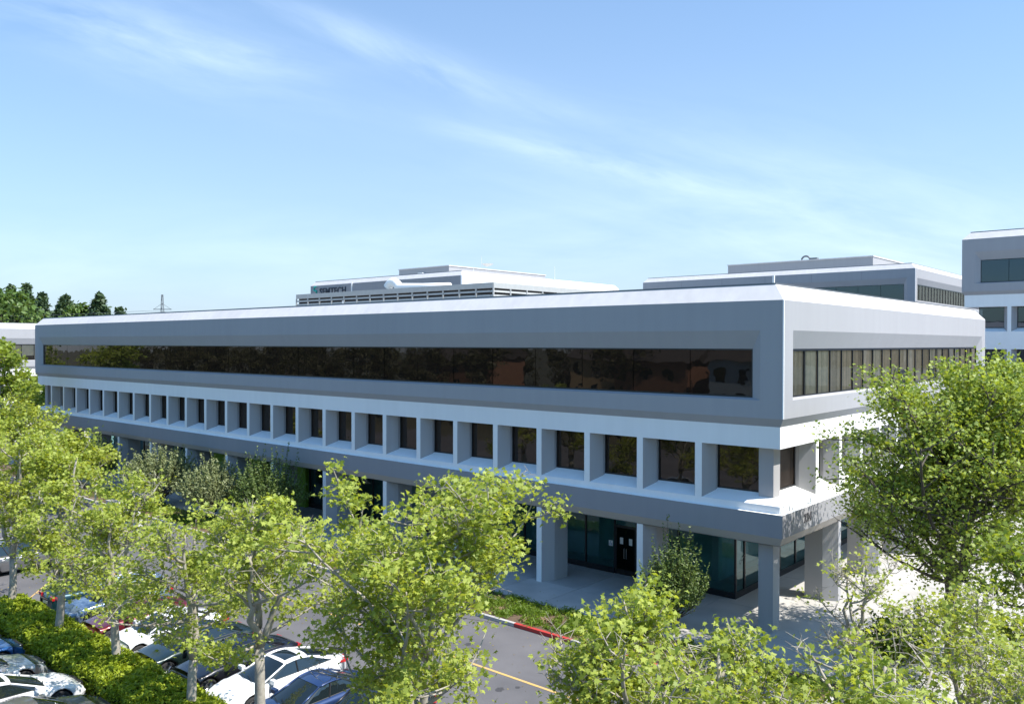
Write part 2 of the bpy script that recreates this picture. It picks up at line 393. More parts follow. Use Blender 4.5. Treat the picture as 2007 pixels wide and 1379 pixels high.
RD = 0.28
def top_block(root, x0, x1, y0, y1, zb, zt, winA=True, winB=True, panes=True, glassA='bronze', shallow=False, blindsB=True, rec=1.0, paneA=BAY):
    """upper storey block: wall with splayed strip-window recess, chamfered coping, roof, soffit bevel.
    x1 is the B face (+x), y0 the A face (-y)"""
    h = zt - zb
    wo_t, wo_b, wi_t, wi_b = zt-1.25, zb+0.75, zt-2.03, zb+0.83
    w = MB()
    for F, a, b, on in ((faceA(y0), x0, x1, winA), (faceB(x1), y0, y1, winB)):
        if not on:
            w.poly([F(a,0,zb),F(b,0,zb),F(b,0,zt),F(a,0,zt)]); continue
        o0, o1, i0, i1 = a+rec, b-rec, a+rec+0.46, b-rec-0.46
        w.poly([F(a,0,zb),F(b,0,zb),F(b,0,wo_b),F(a,0,wo_b)])
        w.poly([F(a,0,wo_t),F(b,0,wo_t),F(b,0,zt),F(a,0,zt)])
        w.poly([F(a,0,wo_b),F(o0,0,wo_b),F(o0,0,wo_t),F(a,0,wo_t)])
        w.poly([F(o1,0,wo_b),F(b,0,wo_b),F(b,0,wo_t),F(o1,0,wo_t)])
        D = RD
        w.poly([F(o0,0,wo_b),F(o1,0,wo_b),F(i1,D,wi_b),F(i0,D,wi_b)])
        w.poly([F(o0,0,wo_t),F(o1,0,wo_t),F(i1,D,wi_t),F(i0,D,wi_t)])
        w.poly([F(o0,0,wo_b),F(o0,0,wo_t),F(i0,D,wi_t),F(i0,D,wi_b)])
        w.poly([F(o1,0,wo_b),F(o1,0,wo_t),F(i1,D,wi_t),F(i1,D,wi_b)])
    w.poly([(x0,y0,zb),(x0,y1,zb),(x0,y1,zt),(x0,y0,zt)])
    w.poly([(x0,y1,zb),(x1,y1,zb),(x1,y1,zt),(x0,y1,zt)])
    w.build('upper_wall', M['grey'], root)
    # raised seam at the two corners
    MB().box(x1-0.02, x1+0.035, y0-0.035, y0+0.02, zb+0.02, zt-0.003).build('corner_trim', M['white'], root)
    c = 0.6; zc = zt + 0.69
    cp = MB()
    cp.poly([(x0,y0,zt),(x1,y0,zt),(x1-c,y0+c,zc),(x0+c,y0+c,zc)])
    cp.poly([(x1,y0,zt),(x1,y1,zt),(x1-c,y1-c,zc),(x1-c,y0+c,zc)])
    cp.poly([(x0,y0,zt),(x0,y1,zt),(x0+c,y1-c,zc),(x0+c,y0+c,zc)])
    cp.poly([(x0,y1,zt),(x1,y1,zt),(x1-c,y1-c,zc),(x0+c,y1-c,zc)])
    cp.build('coping', M['coping'], root)
    ed = MB()
    for q in ((x0+c, x1-c, y0+c, y0+c+0.12), (x0+c, x1-c, y1-c-0.12, y1-c), (x0+c, x0+c+0.12, y0+c+0.12, y1-c-0.12), (x1-c-0.12, x1-c, y0+c+0.12, y1-c-0.12)):
        ed.box(*q, zc-0.003, zc+0.07)
    ed.build('roof_edge', M['metal_edge'], root)
    MB().poly([(x0+c,y0+c,zc-0.25),(x1-c,y0+c,zc-0.25),(x1-c,y1-c,zc-0.25),(x0+c,y1-c,zc-0.25)]).build('roof', M['roof'], root)
    s = 0.2; zs = zb - 0.35
    sf = MB()
    a = [(x0,y0),(x1,y0),(x1,y1),(x0,y1)]; b = [(x0+s,y0+s),(x1-s,y0+s),(x1-s,y1-s),(x0+s,y1-s)]
    for i in range(4):
        j = (i+1) % 4; sf.poly([(*a[i],zb),(*a[j],zb),(*b[j],zs),(*b[i],zs)])
    sf.build('soffit_bevel', M['grey'], root)
    rnd = random.Random(5)
    if winA and panes:
        F = faceA(y0); i0, i1 = x0+rec+0.46, x1-rec-0.46; n = max(1, round((i1-i0)/paneA)); st = (i1-i0)/n
        fr = MB()
        quadbox(fr, F, i0, i1, RD-0.000, RD+0.1, wi_t-0.06, wi_t); quadbox(fr, F, i0, i1, RD-0.000, RD+0.1, wi_b, wi_b+0.07)
        quadbox(fr, F, i0, i0+0.05, RD-0.000, RD+0.1, wi_b+0.07, wi_t-0.06); quadbox(fr, F, i1-0.05, i1, RD-0.000, RD+0.1, wi_b+0.07, wi_t-0.06)
        fr.build('window_frame', M['frame'], root)
        for k in range(n):
            e = rnd.uniform(-1,1)*0.006; e2 = rnd.uniform(-1,1)*0.004
            a_, b_ = i0+st*k+0.018, i0+st*(k+1)-0.018
            a_ = max(a_, i0+0.05); b_ = min(b_, i1-0.05)
            MB().poly([F(a_,RD+0.04+e,wi_b+0.07),F(b_,RD+0.04-e,wi_b+0.07),F(b_,RD+0.04-e+e2,wi_t-0.06),F(a_,RD+0.04+e+e2,wi_t-0.06)]).build('window_pane', M[glassA], root)
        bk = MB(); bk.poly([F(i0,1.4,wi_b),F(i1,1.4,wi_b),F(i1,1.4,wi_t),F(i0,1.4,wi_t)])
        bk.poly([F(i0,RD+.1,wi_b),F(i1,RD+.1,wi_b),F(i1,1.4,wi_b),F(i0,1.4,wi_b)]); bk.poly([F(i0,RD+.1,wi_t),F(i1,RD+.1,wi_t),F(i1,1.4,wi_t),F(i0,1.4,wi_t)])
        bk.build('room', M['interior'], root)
    if winB and panes:
        F = faceB(x1); i0, i1 = y0+rec+0.46, y1-rec-0.46; n = round((i1-i0)/1.53); st = (i1-i0)/n
        fr = MB()
        quadbox(fr, F, i0, i1, RD-0.010, RD+0.1, wi_t-0.10, wi_t); quadbox(fr, F, i0, i1, RD-0.010, RD+0.1, wi_b, wi_b+0.05)
        for k in range(n+1): quadbox(fr, F, i0+st*k-(0.0 if k == 0 else 0.03), i0+st*k+(0.0 if k == n else 0.03), RD-0.005, RD+0.06, wi_b+0.05, wi_t-0.10)
        fr.build('window_frame', M['frame'], root)
        for k in range(n):
            e = rnd.uniform(-1,1)*0.004
            p = MB().poly([F(i0+st*k+0.035,RD+0.05+e,wi_b+0.05),F(i0+st*(k+1)-0.035,RD+0.05-e,wi_b+0.05),F(i0+st*(k+1)-0.035,RD+0.05-e,wi_t-0.10),F(i0+st*k+0.035,RD+0.05+e,wi_t-0.10)]).build('window_pane', M['paleglass'], root)
            if blindsB:
                bm = MB(); z0 = wi_b+0.05 if rnd.random() < 0.8 else wi_b+rnd.uniform(0.2, 0.9)
                nn = 9; sx = (st-0.01)/nn
                for q in range(nn):   # vertical slats of the blind, each at its own angle
                    g = rnd.uniform(-0.012, 0.012); t0 = i0+st*k+0.005+sx*q
                    bm.poly([F(t0,RD+0.085+g,z0),F(t0+sx*1.02,RD+0.09-g,z0),F(t0+sx*1.02,RD+0.09-g,wi_t-0.08),F(t0,RD+0.085+g,wi_t-0.08)])
                bm.build('blind', M[rnd.choice(['blind1','blind1','blind2','blind3'])], p)
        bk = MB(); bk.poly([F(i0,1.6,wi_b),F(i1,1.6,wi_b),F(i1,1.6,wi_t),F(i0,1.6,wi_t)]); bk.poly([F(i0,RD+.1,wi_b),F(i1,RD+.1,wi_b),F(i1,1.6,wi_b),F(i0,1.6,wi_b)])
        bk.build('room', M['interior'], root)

def fin_profile(F, t, d0=0.0, w=0.33, sp=0.36, dep=0.80):
    """plan outline of a fin: narrow front, 45 degree splay, then straight to the glass line"""
    h = w/2
    return [F(t-h,d0,0)[:2], F(t+h,d0,0)[:2], F(t+h+sp,d0+sp*1.75,0)[:2], F(t+h+sp,d0+dep,0)[:2], F(t-h-sp,d0+dep,0)[:2], F(t-h-sp,d0+sp*1.75,0)[:2]]

M['paleglass'] = glass('pale_bronze_glass', (1.0, 0.94, 0.86), (0.8, 0.72, 0.62), 0.93, 1.4, 0.2)

prn = random.Random(9)
def niche_row(root, F, fins, ends, zs0, zn0, zn1, gmat='bronze', win=True, pane_frac=1.0, dglass=1.0):
    """fins between zn0 and zn1, windows between them at depth dglass (from the block face); F depth 0.2 = band face"""
    zw0 = zn0 + 0.36
    for t in fins:
        o = MB().prism(fin_profile(F, t, 0.203, dep=dglass-0.2+0.05), zn0, zn1).build('fin', M['grey_fin'], root)
        fm = MB(); quadbox(fm, F, t-0.165, t+0.165, 0.2, 0.2029, zn0, zn1); fm.build('fin_front', M['white'], o)
    edges = []
    allt = sorted([ends[0]] + list(fins) + [ends[1]])
    for i in range(len(allt)-1):
        a = allt[i] + (0.525 if i else 0); b = allt[i+1] - (0.525 if i < len(allt)-2 else 0)
        if b - a < 0.3 or not win: continue
        fr = MB()
        quadbox(fr, F, a, b, dglass, dglass+0.08, zn1-0.07, zn1-0.003); quadbox(fr, F, a, b, dglass, dglass+0.08, zw0, zw0+0.07)
        quadbox(fr, F, a+0.002, a+0.06, dglass, dglass+0.08, zw0+0.07, zn1-0.07); quadbox(fr, F, b-0.06, b-0.002, dglass, dglass+0.08, zw0+0.07, zn1-0.07)
        fo = fr.build('window', M['frame'], root)
        e, e2 = prn.uniform(-.008,.008), prn.uniform(-.012,.012)
        MB().poly([F(a+0.06,dglass+0.04+e,zw0+0.07),F(b-0.06,dglass+0.04-e,zw0+0.07),F(b-0.06,dglass+0.04-e+e2,zn1-0.07),F(a+0.06,dglass+0.04+e+e2,zn1-0.07)]).build('pane', M[gmat], fo)

def wall_with_niches(root, F, ends, zs):
    pass

# ---- main building
X0, X1, Y0, Y1 = -80.93, 0.0, 0.0, 36.69
main = thing('office_building', 'long three-storey grey and white office building filling the middle of the view', 'building')
top_block(main, X0, X1, Y0, Y1, 9.33, 14.27)
s = 0.2
zbt, zbb = 8.98, 8.06          # white band
def ring(mb, x0, x1, y0, y1, z0, z1, wdt):
    mb.box(x0, x1, y0, y0+wdt, z0, z1); mb.box(x0, x1, y1-wdt, y1, z0, z1)
    mb.box(x0, x0+wdt, y0+wdt, y1-wdt, z0, z1); mb.box(x1-wdt, x1, y0+wdt, y1-wdt, z0, z1)
b = MB(); ring(b, X0+s, X1-s, Y0+s, Y1-s, zbb, zbt, 1.3); b.build('white_band', M['white'], main)
finsA = [-3.967 - BAY*i for i in range(25)]
finsB = [4.3 + 2.96*i for i in range(11)]
ZW, ZL, ZS = 6.05, 5.66, 5.35
FA, FB = faceA(Y0), faceB(X1)
FL = lambda t, d, z: (X0 + d, t, z)
niche_row(main, FA, finsA, (X0+1.38, X1-1.38), None, ZL, zbb)
niche_row(main, FB, finsB, (Y0+1.38, Y1-1.38), None, ZL, zbb, gmat='bronze')
# corner piers
for (px, py) in ((X1-1.05, Y0+1.10), (X0+1.05, Y0+1.05), (X1-1.05, Y1-1.05)):
    MB().box(px-0.33, px+0.33, py-0.35, py+0.33, ZL+0.1, zbb).build('corner_pier', M['grey_fin'], main)
# sloped sill with vertical lip
sl = MB()
a = [(X0+s,Y0+s),(X1-s,Y0+s),(X1-s,Y1-s),(X0+s,Y1-s)]; b2 = [(X0+1.1,Y0+1.1),(X1-1.1,Y0+1.1),(X1-1.1,Y1-1.1),(X0+1.1,Y1-1.1)]
for i in range(4):
    j = (i+1) % 4
    sl.poly([(*a[i],ZL),(*a[j],ZL),(*b2[j],ZW),(*b2[i],ZW)]); sl.poly([(*a[i],ZS),(*a[j],ZS),(*a[j],ZL),(*a[i],ZL)])
sl.build('sill', M['white'], main)
sh = MB()
for i in range(4):
    j = (i+1) % 4; o_ = [(X0,Y0),(X1,Y0),(X1,Y1),(X0,Y1)]
    sh.poly([(*o_[i],ZS),(*o_[j],ZS),(*a[j],ZS+0.004),(*a[i],ZS+0.004)])
sh.build('ledge', M['white'], main)
lb = MB(); zlb = 4.38
for i in range(4):
    j = (i+1) % 4; o_ = [(X0,Y0),(X1,Y0),(X1,Y1),(X0,Y1)]
    lb.poly([(*o_[i],zlb),(*o_[j],zlb),(*o_[j],ZS),(*o_[i],ZS)])
lb.build('lower_band', M['grey_low'], main)
bv = MB()
for i in range(4):
    j = (i+1) % 4; o_ = [(X0,Y0),(X1,Y0),(X1,Y1),(X0,Y1)]
    bv.poly([(*o_[i],zlb),(*o_[j],zlb),(*a[j],4.02),(*a[i],4.02)])
bv.build('lower_bevel', M['tan'], main)
MB().poly([(X0+s,Y0+s,4.0),(X1-s,Y0+s,4.0),(X1-s,Y1-s,4.0),(X0+s,Y1-s,4.0)]).build('soffit', M['tan'], main)
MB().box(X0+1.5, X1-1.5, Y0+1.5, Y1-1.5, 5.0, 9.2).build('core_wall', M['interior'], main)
# colonnade
for i in range(0, 25):
    t = finsA[i]
    if i % 2 == 1:
        cc = MB().prism(fin_profile(FA, t, 0.223, dep=1.75), PZ, 4.0).build('column', M['grey_fin'], main)
        fm = MB(); quadbox(fm, FA, t-0.165, t+0.165, 0.22, 0.2229, PZ, 4.0); fm.build('column_front', M['white'], cc)
for i in range(1, 11, 2):
    MB().prism(fin_profile(FB, finsB[i], 0.22, dep=1.5), PZ, 4.0).build('column', M['grey_fin'], main)
for (px, py) in ((X1-1.05, Y0+1.10), (X0+1.05, Y0+1.05), (X1-1.05, Y1-1.05)):
    MB().box(px-0.33, px+0.33, py-0.35, py+0.33, PZ, 4.0).build('column', M['grey_fin'], main)
# ground floor glazing
GX, GY = -4.1, 4.15
FG, FH = faceA(GY), faceB(GX)
base = MB(); base.box(X0+4, -11.08, GY-0.03, GY+0.1, PZ, PZ+0.28); base.box(-9.66, GX+0.04, GY-0.03, GY+0.1, PZ, PZ+0.28)
base.box(GX-0.1, GX+0.03, GY+0.1, Y1-4, PZ, PZ+0.28); base.build('plinth', M['frame'], main)
hd = MB(); hd.box(X0+4, GX+0.04, GY-0.03, GY+0.1, 3.55, 4.0); hd.box(GX-0.1, GX+0.03, GY+0.1, Y1-4, 3.55, 4.0); hd.build('fascia', M['tan'], main)
stops = [GX, -7.2, -9.68]
stops2 = [-11.07, -12.98, -15.1, -17.4, -19.6, -21.8, -24.0]
xx = -26.3
rest = []
while xx > X0+4: rest.append(xx); xx -= 2.44
def mullion(*a): MB().box(*a).build('mullion', M['frame'], main)
def pane_A(x0, x1, m='greenglass', nm='glass_panel'):
    MB().poly([(x0+0.05,GY+0.03,PZ+0.28),(x1-0.05,GY+0.03,PZ+0.28),(x1-0.05,GY+0.03,3.55),(x0+0.05,GY+0.03,3.55)]).build(nm, M[m], main)
seq = stops; 
for i in range(len(seq)-1): pane_A(seq[i+1], seq[i])
for q in (stops2,): 
    for i in range(len(q)-1): pane_A(q[i+1], q[i])
for i in range(len(rest)-1):
    if i in (0,): continue
    pane_A(rest[i+1], rest[i], 'greenglass')
for x in stops + stops2 + rest:
    mullion(x-0.05, x+0.05, GY-0.02, GY+0.08, PZ+0.28, 3.55)
yq = GY
while yq < Y1-5:
    yn = yq + (1.05 if yq == GY else 2.1)
    MB().poly([(GX-0.03,yq+0.05,PZ+0.28),(GX-0.03,yn-0.05,PZ+0.28),(GX-0.03,yn-0.05,3.55),(GX-0.03,yq+0.05,3.55)]).build('glass_panel', M['greenglass'], main)
    mullion(GX-0.08, GX+0.02, yn-0.05, yn+0.05, PZ+0.28, 3.55); yq = yn
MB().box(-26.3, -24.0, GY+0.02, GY+0.3, PZ, 4.0).build('grey_wall_panel', M['grey'], main)
rm = MB(); rm.poly([(X0+4,GY+2.2,PZ),(GX-2,GY+2.2,PZ),(GX-2,GY+2.2,4),(X0+4,GY+2.2,4)]); rm.poly([(GX-2,GY+2.2,PZ),(GX-2,Y1-4,PZ),(GX-2,Y1-4,4),(GX-2,GY+2.2,4)])
rm.poly([(X0+4,GY+0.1,PZ+.01),(GX-0.1,GY+0.1,PZ+.01),(GX-0.1,GY+2.2,PZ+.01),(X0+4,GY+2.2,PZ+.01)])
rm.build('lobby_wall', M['interior_pale'], main)
for (xa, xb) in ((-41.5, -38.6), (-46.0, -43.8), (-51.8, -50.0), (-35.7, -34.4)):
    MB().box(xa, xb, GY-0.35, GY-0.05, PZ, 4.0).build('green_wall_panel', M['green_wall'], main)
# door
d0, d1 = -11.02, -9.72
dr = MB().box(d0, d1, GY+0.0, GY+0.12, 2.62, 2.74).box(d0, d0+0.08, GY, GY+0.12, PZ, 2.62).box(d1-0.08, d1, GY, GY+0.12, PZ, 2.62)
fr = dr.build('door_frame', M['frame'], main)
pane_A(d0, d1, 'greenglass', 'glass_panel')
for q in range(2):
    xa = d0+0.08+q*0.57
    dd = MB().box(xa+0.005, xa+0.565, GY+0.03, GY+0.075, PZ, 2.61).build('door', M['door'], main)
    hx = xa + (0.50 if q == 0 else 0.07)
    MB().tube([(hx,GY+0.03,1.0),(hx,GY-0.05,1.02),(hx,GY-0.05,1.55),(hx,GY+0.03,1.57)], [0.015]*4).build('handle', M['steel'], dd)
    MB().box(xa+0.2, xa+0.4, GY+0.02, GY+0.028, 1.75, 2.1).build('notice', M['plate'], dd)
MB().box(-11.46, -11.2, GY+0.012, GY+0.022, 1.55, 1.85).build('accessible_sign', M['plate'], main)
sg = MB().lathe([(0,0.001),(0,0.035)], 'x', 10); 
tb = MB().tube([(-11.35,GY+0.006,1.80),(-11.345,GY+0.006,1.70),(-11.28,GY+0.006,1.70),(-11.25,GY+0.006,1.60)], [0.012]*4, 4)
tb.tube([(-11.36+0.055*math.cos(q*0.6),GY+0.006,1.65+0.055*math.sin(q*0.6)) for q in range(11)], [0.008]*11, 4)
tb.build('wheelchair_symbol', mat('sign_blue', (0.03,0.10,0.35), 0.5), main)
# little bird shapes on the corner glass
bd = MB()
for (yy, zz, q) in ((4.75,1.78,0.10),(4.92,1.92,0.13),(5.08,2.06,0.16)):
    bd.poly([(GX+0.006,yy-q,zz-0.06),(GX+0.006,yy,zz),(GX+0.006,yy+0.03,zz-0.09)]); bd.poly([(GX+0.007,yy,zz),(GX+0.007,yy+q,zz+0.10),(GX+0.007,yy+0.04,zz-0.03)])
bd.build('bird_decal', M['trim'], main)
# address number on the lower band, sunlit side
mtx = Matrix.Translation((X1+0.01, 2.28, 4.72)) @ Matrix.Rotation(R(90), 4, 'Z') @ Matrix.Rotation(R(90), 4, 'X')
text_obj('address_number', '234', 0.52, 0.02, M['number'], main, mtx, 1.05, 0.012)
# panel joints on the upper walls and a slim post on the roof corner
MB().box(-1.14, -1.06, 1.5, 1.58, 14.7, 15.42).build('roof_post', M['duct'], main)

# ---- louvred plant screen on the roof of the main building
scr = thing('rooftop_screen', 'low grey louvred plant screen on the roof of the long building', 'screen', (-28.83, 14, 14.7))
def louver_face(F, a, b, z0, z1, step, parent):
    mb = MB(); n = 6; hh = (z1-0.42-z0)/n
    for k in range(n):
        za = z0+hh*k
        mb.poly([F(a,0.0,za+0.02),F(b,0.0,za+0.02),F(b,0.03,za+hh*0.52),F(a,0.03,za+hh*0.52)])
    mb.build('louvers', M['louver'], parent)
    fb = MB(); quadbox(fb, F, a, b, -0.04, 0.10, z1-0.42, z1); fb.build('cap_rail', M['louver'], parent)
    bk = MB(); bk.poly([F(a,0.3,z0),F(b,0.3,z0),F(b,0.3,z1-0.4),F(a,0.3,z1-0.4)]); bk.build('backing', M['interior'], parent)
    t = a
    while t <= b+0.01:
        pm = MB(); quadbox(pm, F, t-0.05, t+0.05, -0.035, 0.06, z0, z1-0.423); pm.build('post', M['louver'], parent); t += step
louver_face(lambda t,d,z: (t,d,z), -25.7, 0, 0.0, 2.42, 25.7/14, scr)
louver_face(lambda t,d,z: (-d,t,z), 0.0, 20, 0.0, 2.42, 2.0, scr)
MB().poly([(-25.7,0.35,2.0),(-0.35,0.35,2.0),(-0.35,20,2.0),(-25.7,20,2.0)]).build('top_panel', M['louver'], scr)
MB().box(-18.5, -18.25, -0.09, -0.04, 1.1, 1.6).build('sign_plate', M['plate'], scr)
dc = thing('rooftop_duct', 'fat white curved air duct rising behind the louvred screen', 'duct', (-43.4, 16.6, 16.7))
arc = [(-0.9*math.cos(t)*1.0, 0, 0.25+1.0*math.sin(t)) for t in [math.pi*q/10 for q in range(0, 9)]]
MB().tube([(-0.9,0,-0.5)]+arc+[(1.0,0,0.72),(4,0,0.62),(7.2,0,0.55)], [0.40]*(len(arc)+2)+[0.36,0.34], 14).build('duct_body', M['duct'], dc, True)
MB().box(-1.4,-0.4,-0.5,0.5,-0.9,-0.35).build('curb_base', M['galv'], dc)

# ---- buildings further back
def pent(name, label, x0, x1, y0, y1, z0, z1, m='grey'):
    t = thing(name, label, 'plant room', (x1, y0, z0))
    w = MB().box(x0-x1, 0, 0, y1-y0, 0, z1-z0); w.build('wall', M[m], t)
    MB().box(x0-x1-0.1, 0.1, -0.1, y1-y0+0.1, z1-z0+0.003, z1-z0+0.16).build('coping', M['coping'], t)
    return t
def simple_lower(root, x0, x1, y0, y1, ztop, n, finsx=(), finsy=(), storey=4.03, win=True):
    """storeys of white wall with niche windows below an upper block"""
    b = MB(); z = ztop
    b2 = MB()
    for k in range(n):
        zt = z - (1.15 if k == 0 else 0); zb = ztop - 1.15 - storey*k
        ring(b, x0+s, x1-s, y0+s, y1-s, zb, z, 1.3)          # spandrel down to niche top
        z = zb - 2.36
        FAa, FBb = faceA(y0), faceB(x1)
        if win:
            niche_row(root, FAa, finsx, (x0+1.3, x1-1.0), None, z, zb, 'bluebronze')
            if finsy: niche_row(root, FBb, finsy, (y0+1.3, y1-1.3), None, z, zb, 'paleglass')
        aa = [(x0+s,y0+s),(x1-s,y0+s),(x1-s,y1-s),(x0+s,y1-s)]; bb = [(x0+1.1,y0+1.1),(x1-1.1,y0+1.1),(x1-1.1,y1-1.1),(x0+1.1,y1-1.1)]
        for i in range(4):
            j = (i+1) % 4; b2.poly([(*aa[i],z),(*aa[j],z),(*bb[j],z+0.36),(*bb[i],z+0.36)])
    ring(b, x0+s, x1-s, y0+s, y1-s, 0.0, z, 1.3)
    b.build('white_wall', M['white'], root); b2.build('sill', M['white'], root)
    MB().box(x0+1.5, x1-1.5, y0+1.5, y1-1.5, 0, ztop+0.3).build('core_wall', M['interior'], root)
M['bluebronze'] = glass('dark_blue_glass', (0.4, 0.5, 0.6), (0.55, 0.65, 0.8), 0.15, 1.9, 0.2)

# tall building at the right
tb_ = thing('office_tower', 'taller grey and white office block at the right edge behind the corner', 'building')
x0_, x1_, y0_, y1_ = -6.0, 42.0, 56.4, 90.0
# its left end is a shaded -y face with its own corner at x=-6: mirror so that the recess starts 1.6 m in
top_block(tb_, x0_, x1_, y0_, y1_, 17.52, 22.55, winA=True, winB=False, glassA='bluebronze', paneA=2.4, rec=1.1)
simple_lower(tb_, x0_, x1_, y0_, y1_, 17.17, 3, finsx=[-2.0+BAY*1.33*i for i in range(10)])
# middle building
mb_ = thing('office_block', 'grey office block with a flat plant room on top, behind the long building', 'building')
top_block(mb_, -60.2, -18.1, 85.5, 122.0, 17.52, 22.55, glassA='bluebronze', paneA=3.0, blindsB=False)
simple_lower(mb_, -60.2, -18.1, 85.5, 122.0, 17.17, 3, win=False)
jt = MB()
for x in (-53.0, -46.0, -39.0, -32.0, -25.0): jt.box(x-0.03, x+0.03, 85.48, 85.5, 21.3, 22.5)
jt.build('panel_joint', M['grey_low'], mb_)
p = pent('plant_room', 'long low grey plant room on the roof of the block behind the corner', -50.3, -26.9, 96.2, 113, 23.2, 25.5)
vt = thing('roof_vent', 'small looping exhaust pipe on the plant room roof behind the corner', 'vent', (-37.5, 97.3, 25.66))
MB().tube([(-0.7*math.cos(t),0,0.7*math.sin(t)) for t in [math.pi*q/8 for q in range(9)]], [0.15]*9, 8).build('pipe', M['metal_edge'], vt, True)
MB().box(0.7, 1.9, -0.4, 0.4, 0, 0.35).build('fan_box', M['metal_edge'], vt)
# left-back (sign) building
sb = thing('office_block', 'white and grey office block with a company sign, behind the louvred screen', 'building')
xa, xb, ya, yb = -110.1, -72.6, 55.3, 97.0
w = MB(); z0q, z1q = 0.0, 22.55
w.poly([(xa,ya,0),(xb,ya,0),(xb,ya,z1q),(xa,ya,z1q)]); w.poly([(xa,ya,0),(xa,yb,0),(xa,yb,z1q),(xa,ya,z1q)]); w.poly([(xa,yb,0),(xb,yb,0),(xb,yb,z1q),(xa,yb,z1q)])
w.build('grey_wall', M['grey_low'], sb)
MB().poly([(xb,ya,0),(xb,yb,0),(xb,yb,z1q),(xb,ya,z1q)]).build('white_wall', M['white'], sb)
c = 0.6; cp = MB(); zc = z1q+0.72
P_ = [(xa,ya),(xb,ya),(xb,yb),(xa,yb)]; Q_ = [(xa+c,ya+c),(xb-c,ya+c),(xb-c,yb-c),(xa+c,yb-c)]
for i in range(4):
    j = (i+1) % 4; cp.poly([(*P_[i],z1q),(*P_[j],z1q),(*Q_[j],zc),(*Q_[i],zc)])
cp.build('coping', M['coping'], sb)
MB().poly([(*q,zc-0.2) for q in Q_]).build('roof', M['roof'], sb)
ed = MB().box(xa+c, xb-c, ya+c, ya+c+0.12, zc, zc+0.08); ed.build('roof_edge', M['metal_edge'], sb)
MB().box(-98.5, -98.3, ya-0.15, ya-0.01, 19.5, 22.7).build('downpipe', M['duct'], sb)
MB().box(xb-0.2, xb+0.05, ya-0.05, ya+0.2, 14, z1q-0.003).build('corner_trim', M['white'], sb)
sign = thing('wall_sign', 'dark lettering with a teal emblem on the grey wall behind the screen', 'sign', (-109.3, ya, 20.9))
mtx = Matrix.Translation((1.9, -0.06, 0.0)) @ Matrix.Rotation(R(90), 4, 'X')
text_obj('lettering', 'SEMTECH', 1.62, 0.05, M['letters'], sign, mtx, 1.08, 0.03, 1.02)
em = MB()
em.tube([(0.95,-0.06,1.55),(0.45,-0.06,1.35),(0.25,-0.06,0.95),(0.55,-0.06,0.7)], [0.05,0.2,0.22,0.08], 6)
em.tube([(0.5,-0.06,0.95),(1.05,-0.06,0.65),(1.0,-0.06,0.05),(0.35,-0.06,-0.65)], [0.05,0.24,0.22,0.05], 6)
em.lathe([(0,0.01),(0.0,0.2)], 'z', 8, (1.2,-0.06,1.3))
em.build('emblem', M['teal'], sign)
pent('plant_room', 'grey plant room with pale sunlit side on the roof above the company sign', -98.7, -86.1, 66.0, 92.0, 23.0, 25.45)
bx = thing('roof_unit', 'small white equipment box hung on the plant room above the sign', 'equipment', (-92.6, 65.9, 24.2))
MB().box(-0.6, 0.6, -0.5, -0.02, -0.35, 0.45).build('casing', M['duct'], bx)
MB().box(-1.4,-0.75,-0.25,-0.02,-0.1,0.2).build('junction', M['galv'], bx)
ds = thing('satellite_dish', 'white dish with a thin mast beside it on the far roof', 'antenna', (-82.8, 72.0, 25.6))
MB().lathe([(0.0,0.05),(0.15,0.6),(0.45,1.05)], 'z', 14).build('dish', M['duct'], ds, True)
MB().tube([(-1.4,0,0),(-1.4,0,1.9)], [0.05,0.03], 5).build('mast', M['galv'], ds)
for i, (x, y, z, h, lb) in enumerate(((-72.9, 78.0, 23.1, 2.3, 'thin white roof mast on the sunlit side of the sign building'), (-72.8, 58, 22.9, 0.9, 'short white vent pipe at the corner of the sign building roof'))):
    t = thing('roof_mast', lb, 'mast', (x, y, z)); MB().tube([(0,0,0),(0,0,h)], [0.06,0.03], 5).build('pole', M['duct'], t)
    MB().box(-0.1,0.1,-0.1,0.1,0,0.06).build('base', M['galv'], t)
# small pale roof hatch peeking above the long roof at left
t = thing('roof_hatch', 'low pale hatch peeking over the left part of the long roof', 'hatch', (-66.0, 12.0, 14.71))
MB().box(-2.6, 2.6, -1, 1, 0, 0.75).build('curb_wall', M['coping'], t); MB().box(-2.7,2.7,-1.1,1.1,0.753,0.85).build('lid', M['galv'], t)

# left building (sunlit face only partly visible)
lb_ = thing('office_building', 'sunlit white and grey office building at the far left edge behind the trees', 'building')
top_block(lb_, -150, -106.0, -8, 44, 9.33, 14.27, winA=True, winB=True)
b = MB(); ring(b, -150+s, -106-s, -8+s, 44-s, zbb, zbt, 1.3); b.build('white_band', M['white'], lb_)
fy_ = [-4.0 + 3.0*i for i in range(16)]
niche_row(lb_, faceB(-106.0), fy_, (-6.6, 42.6), None, ZL, zbb)
b = MB(); ring(b, -150+s, -106-s, -8+s, 44-s, ZS, ZL, 1.2); ring(b, -150, -106, -8, 44, 4.38, ZS-0.004, 1.4); b.build('sill', M['white'], lb_)
sl = MB().poly([(-106-s,-8+s,ZL+.003),(-106-s,44-s,ZL+.003),(-107.1,42.9,ZW),(-107.1,-6.9,ZW)]); sl.build('sloped_sill', M['white'], lb_)
MB().box(-148, -109.5, -4, 40, 0.1, 9.0).build('core_wall', M['interior_pale'], lb_)
for i in range(0, 16, 2): MB().prism(fin_profile(faceB(-106.0), fy_[i], 0.22, dep=1.5), 0.1, 4.38).build('column', M['white'], lb_)
structure(MB().box(-112, -101, -40, 50, 0.0, 0.11).build('pavement_far', M['concrete']))

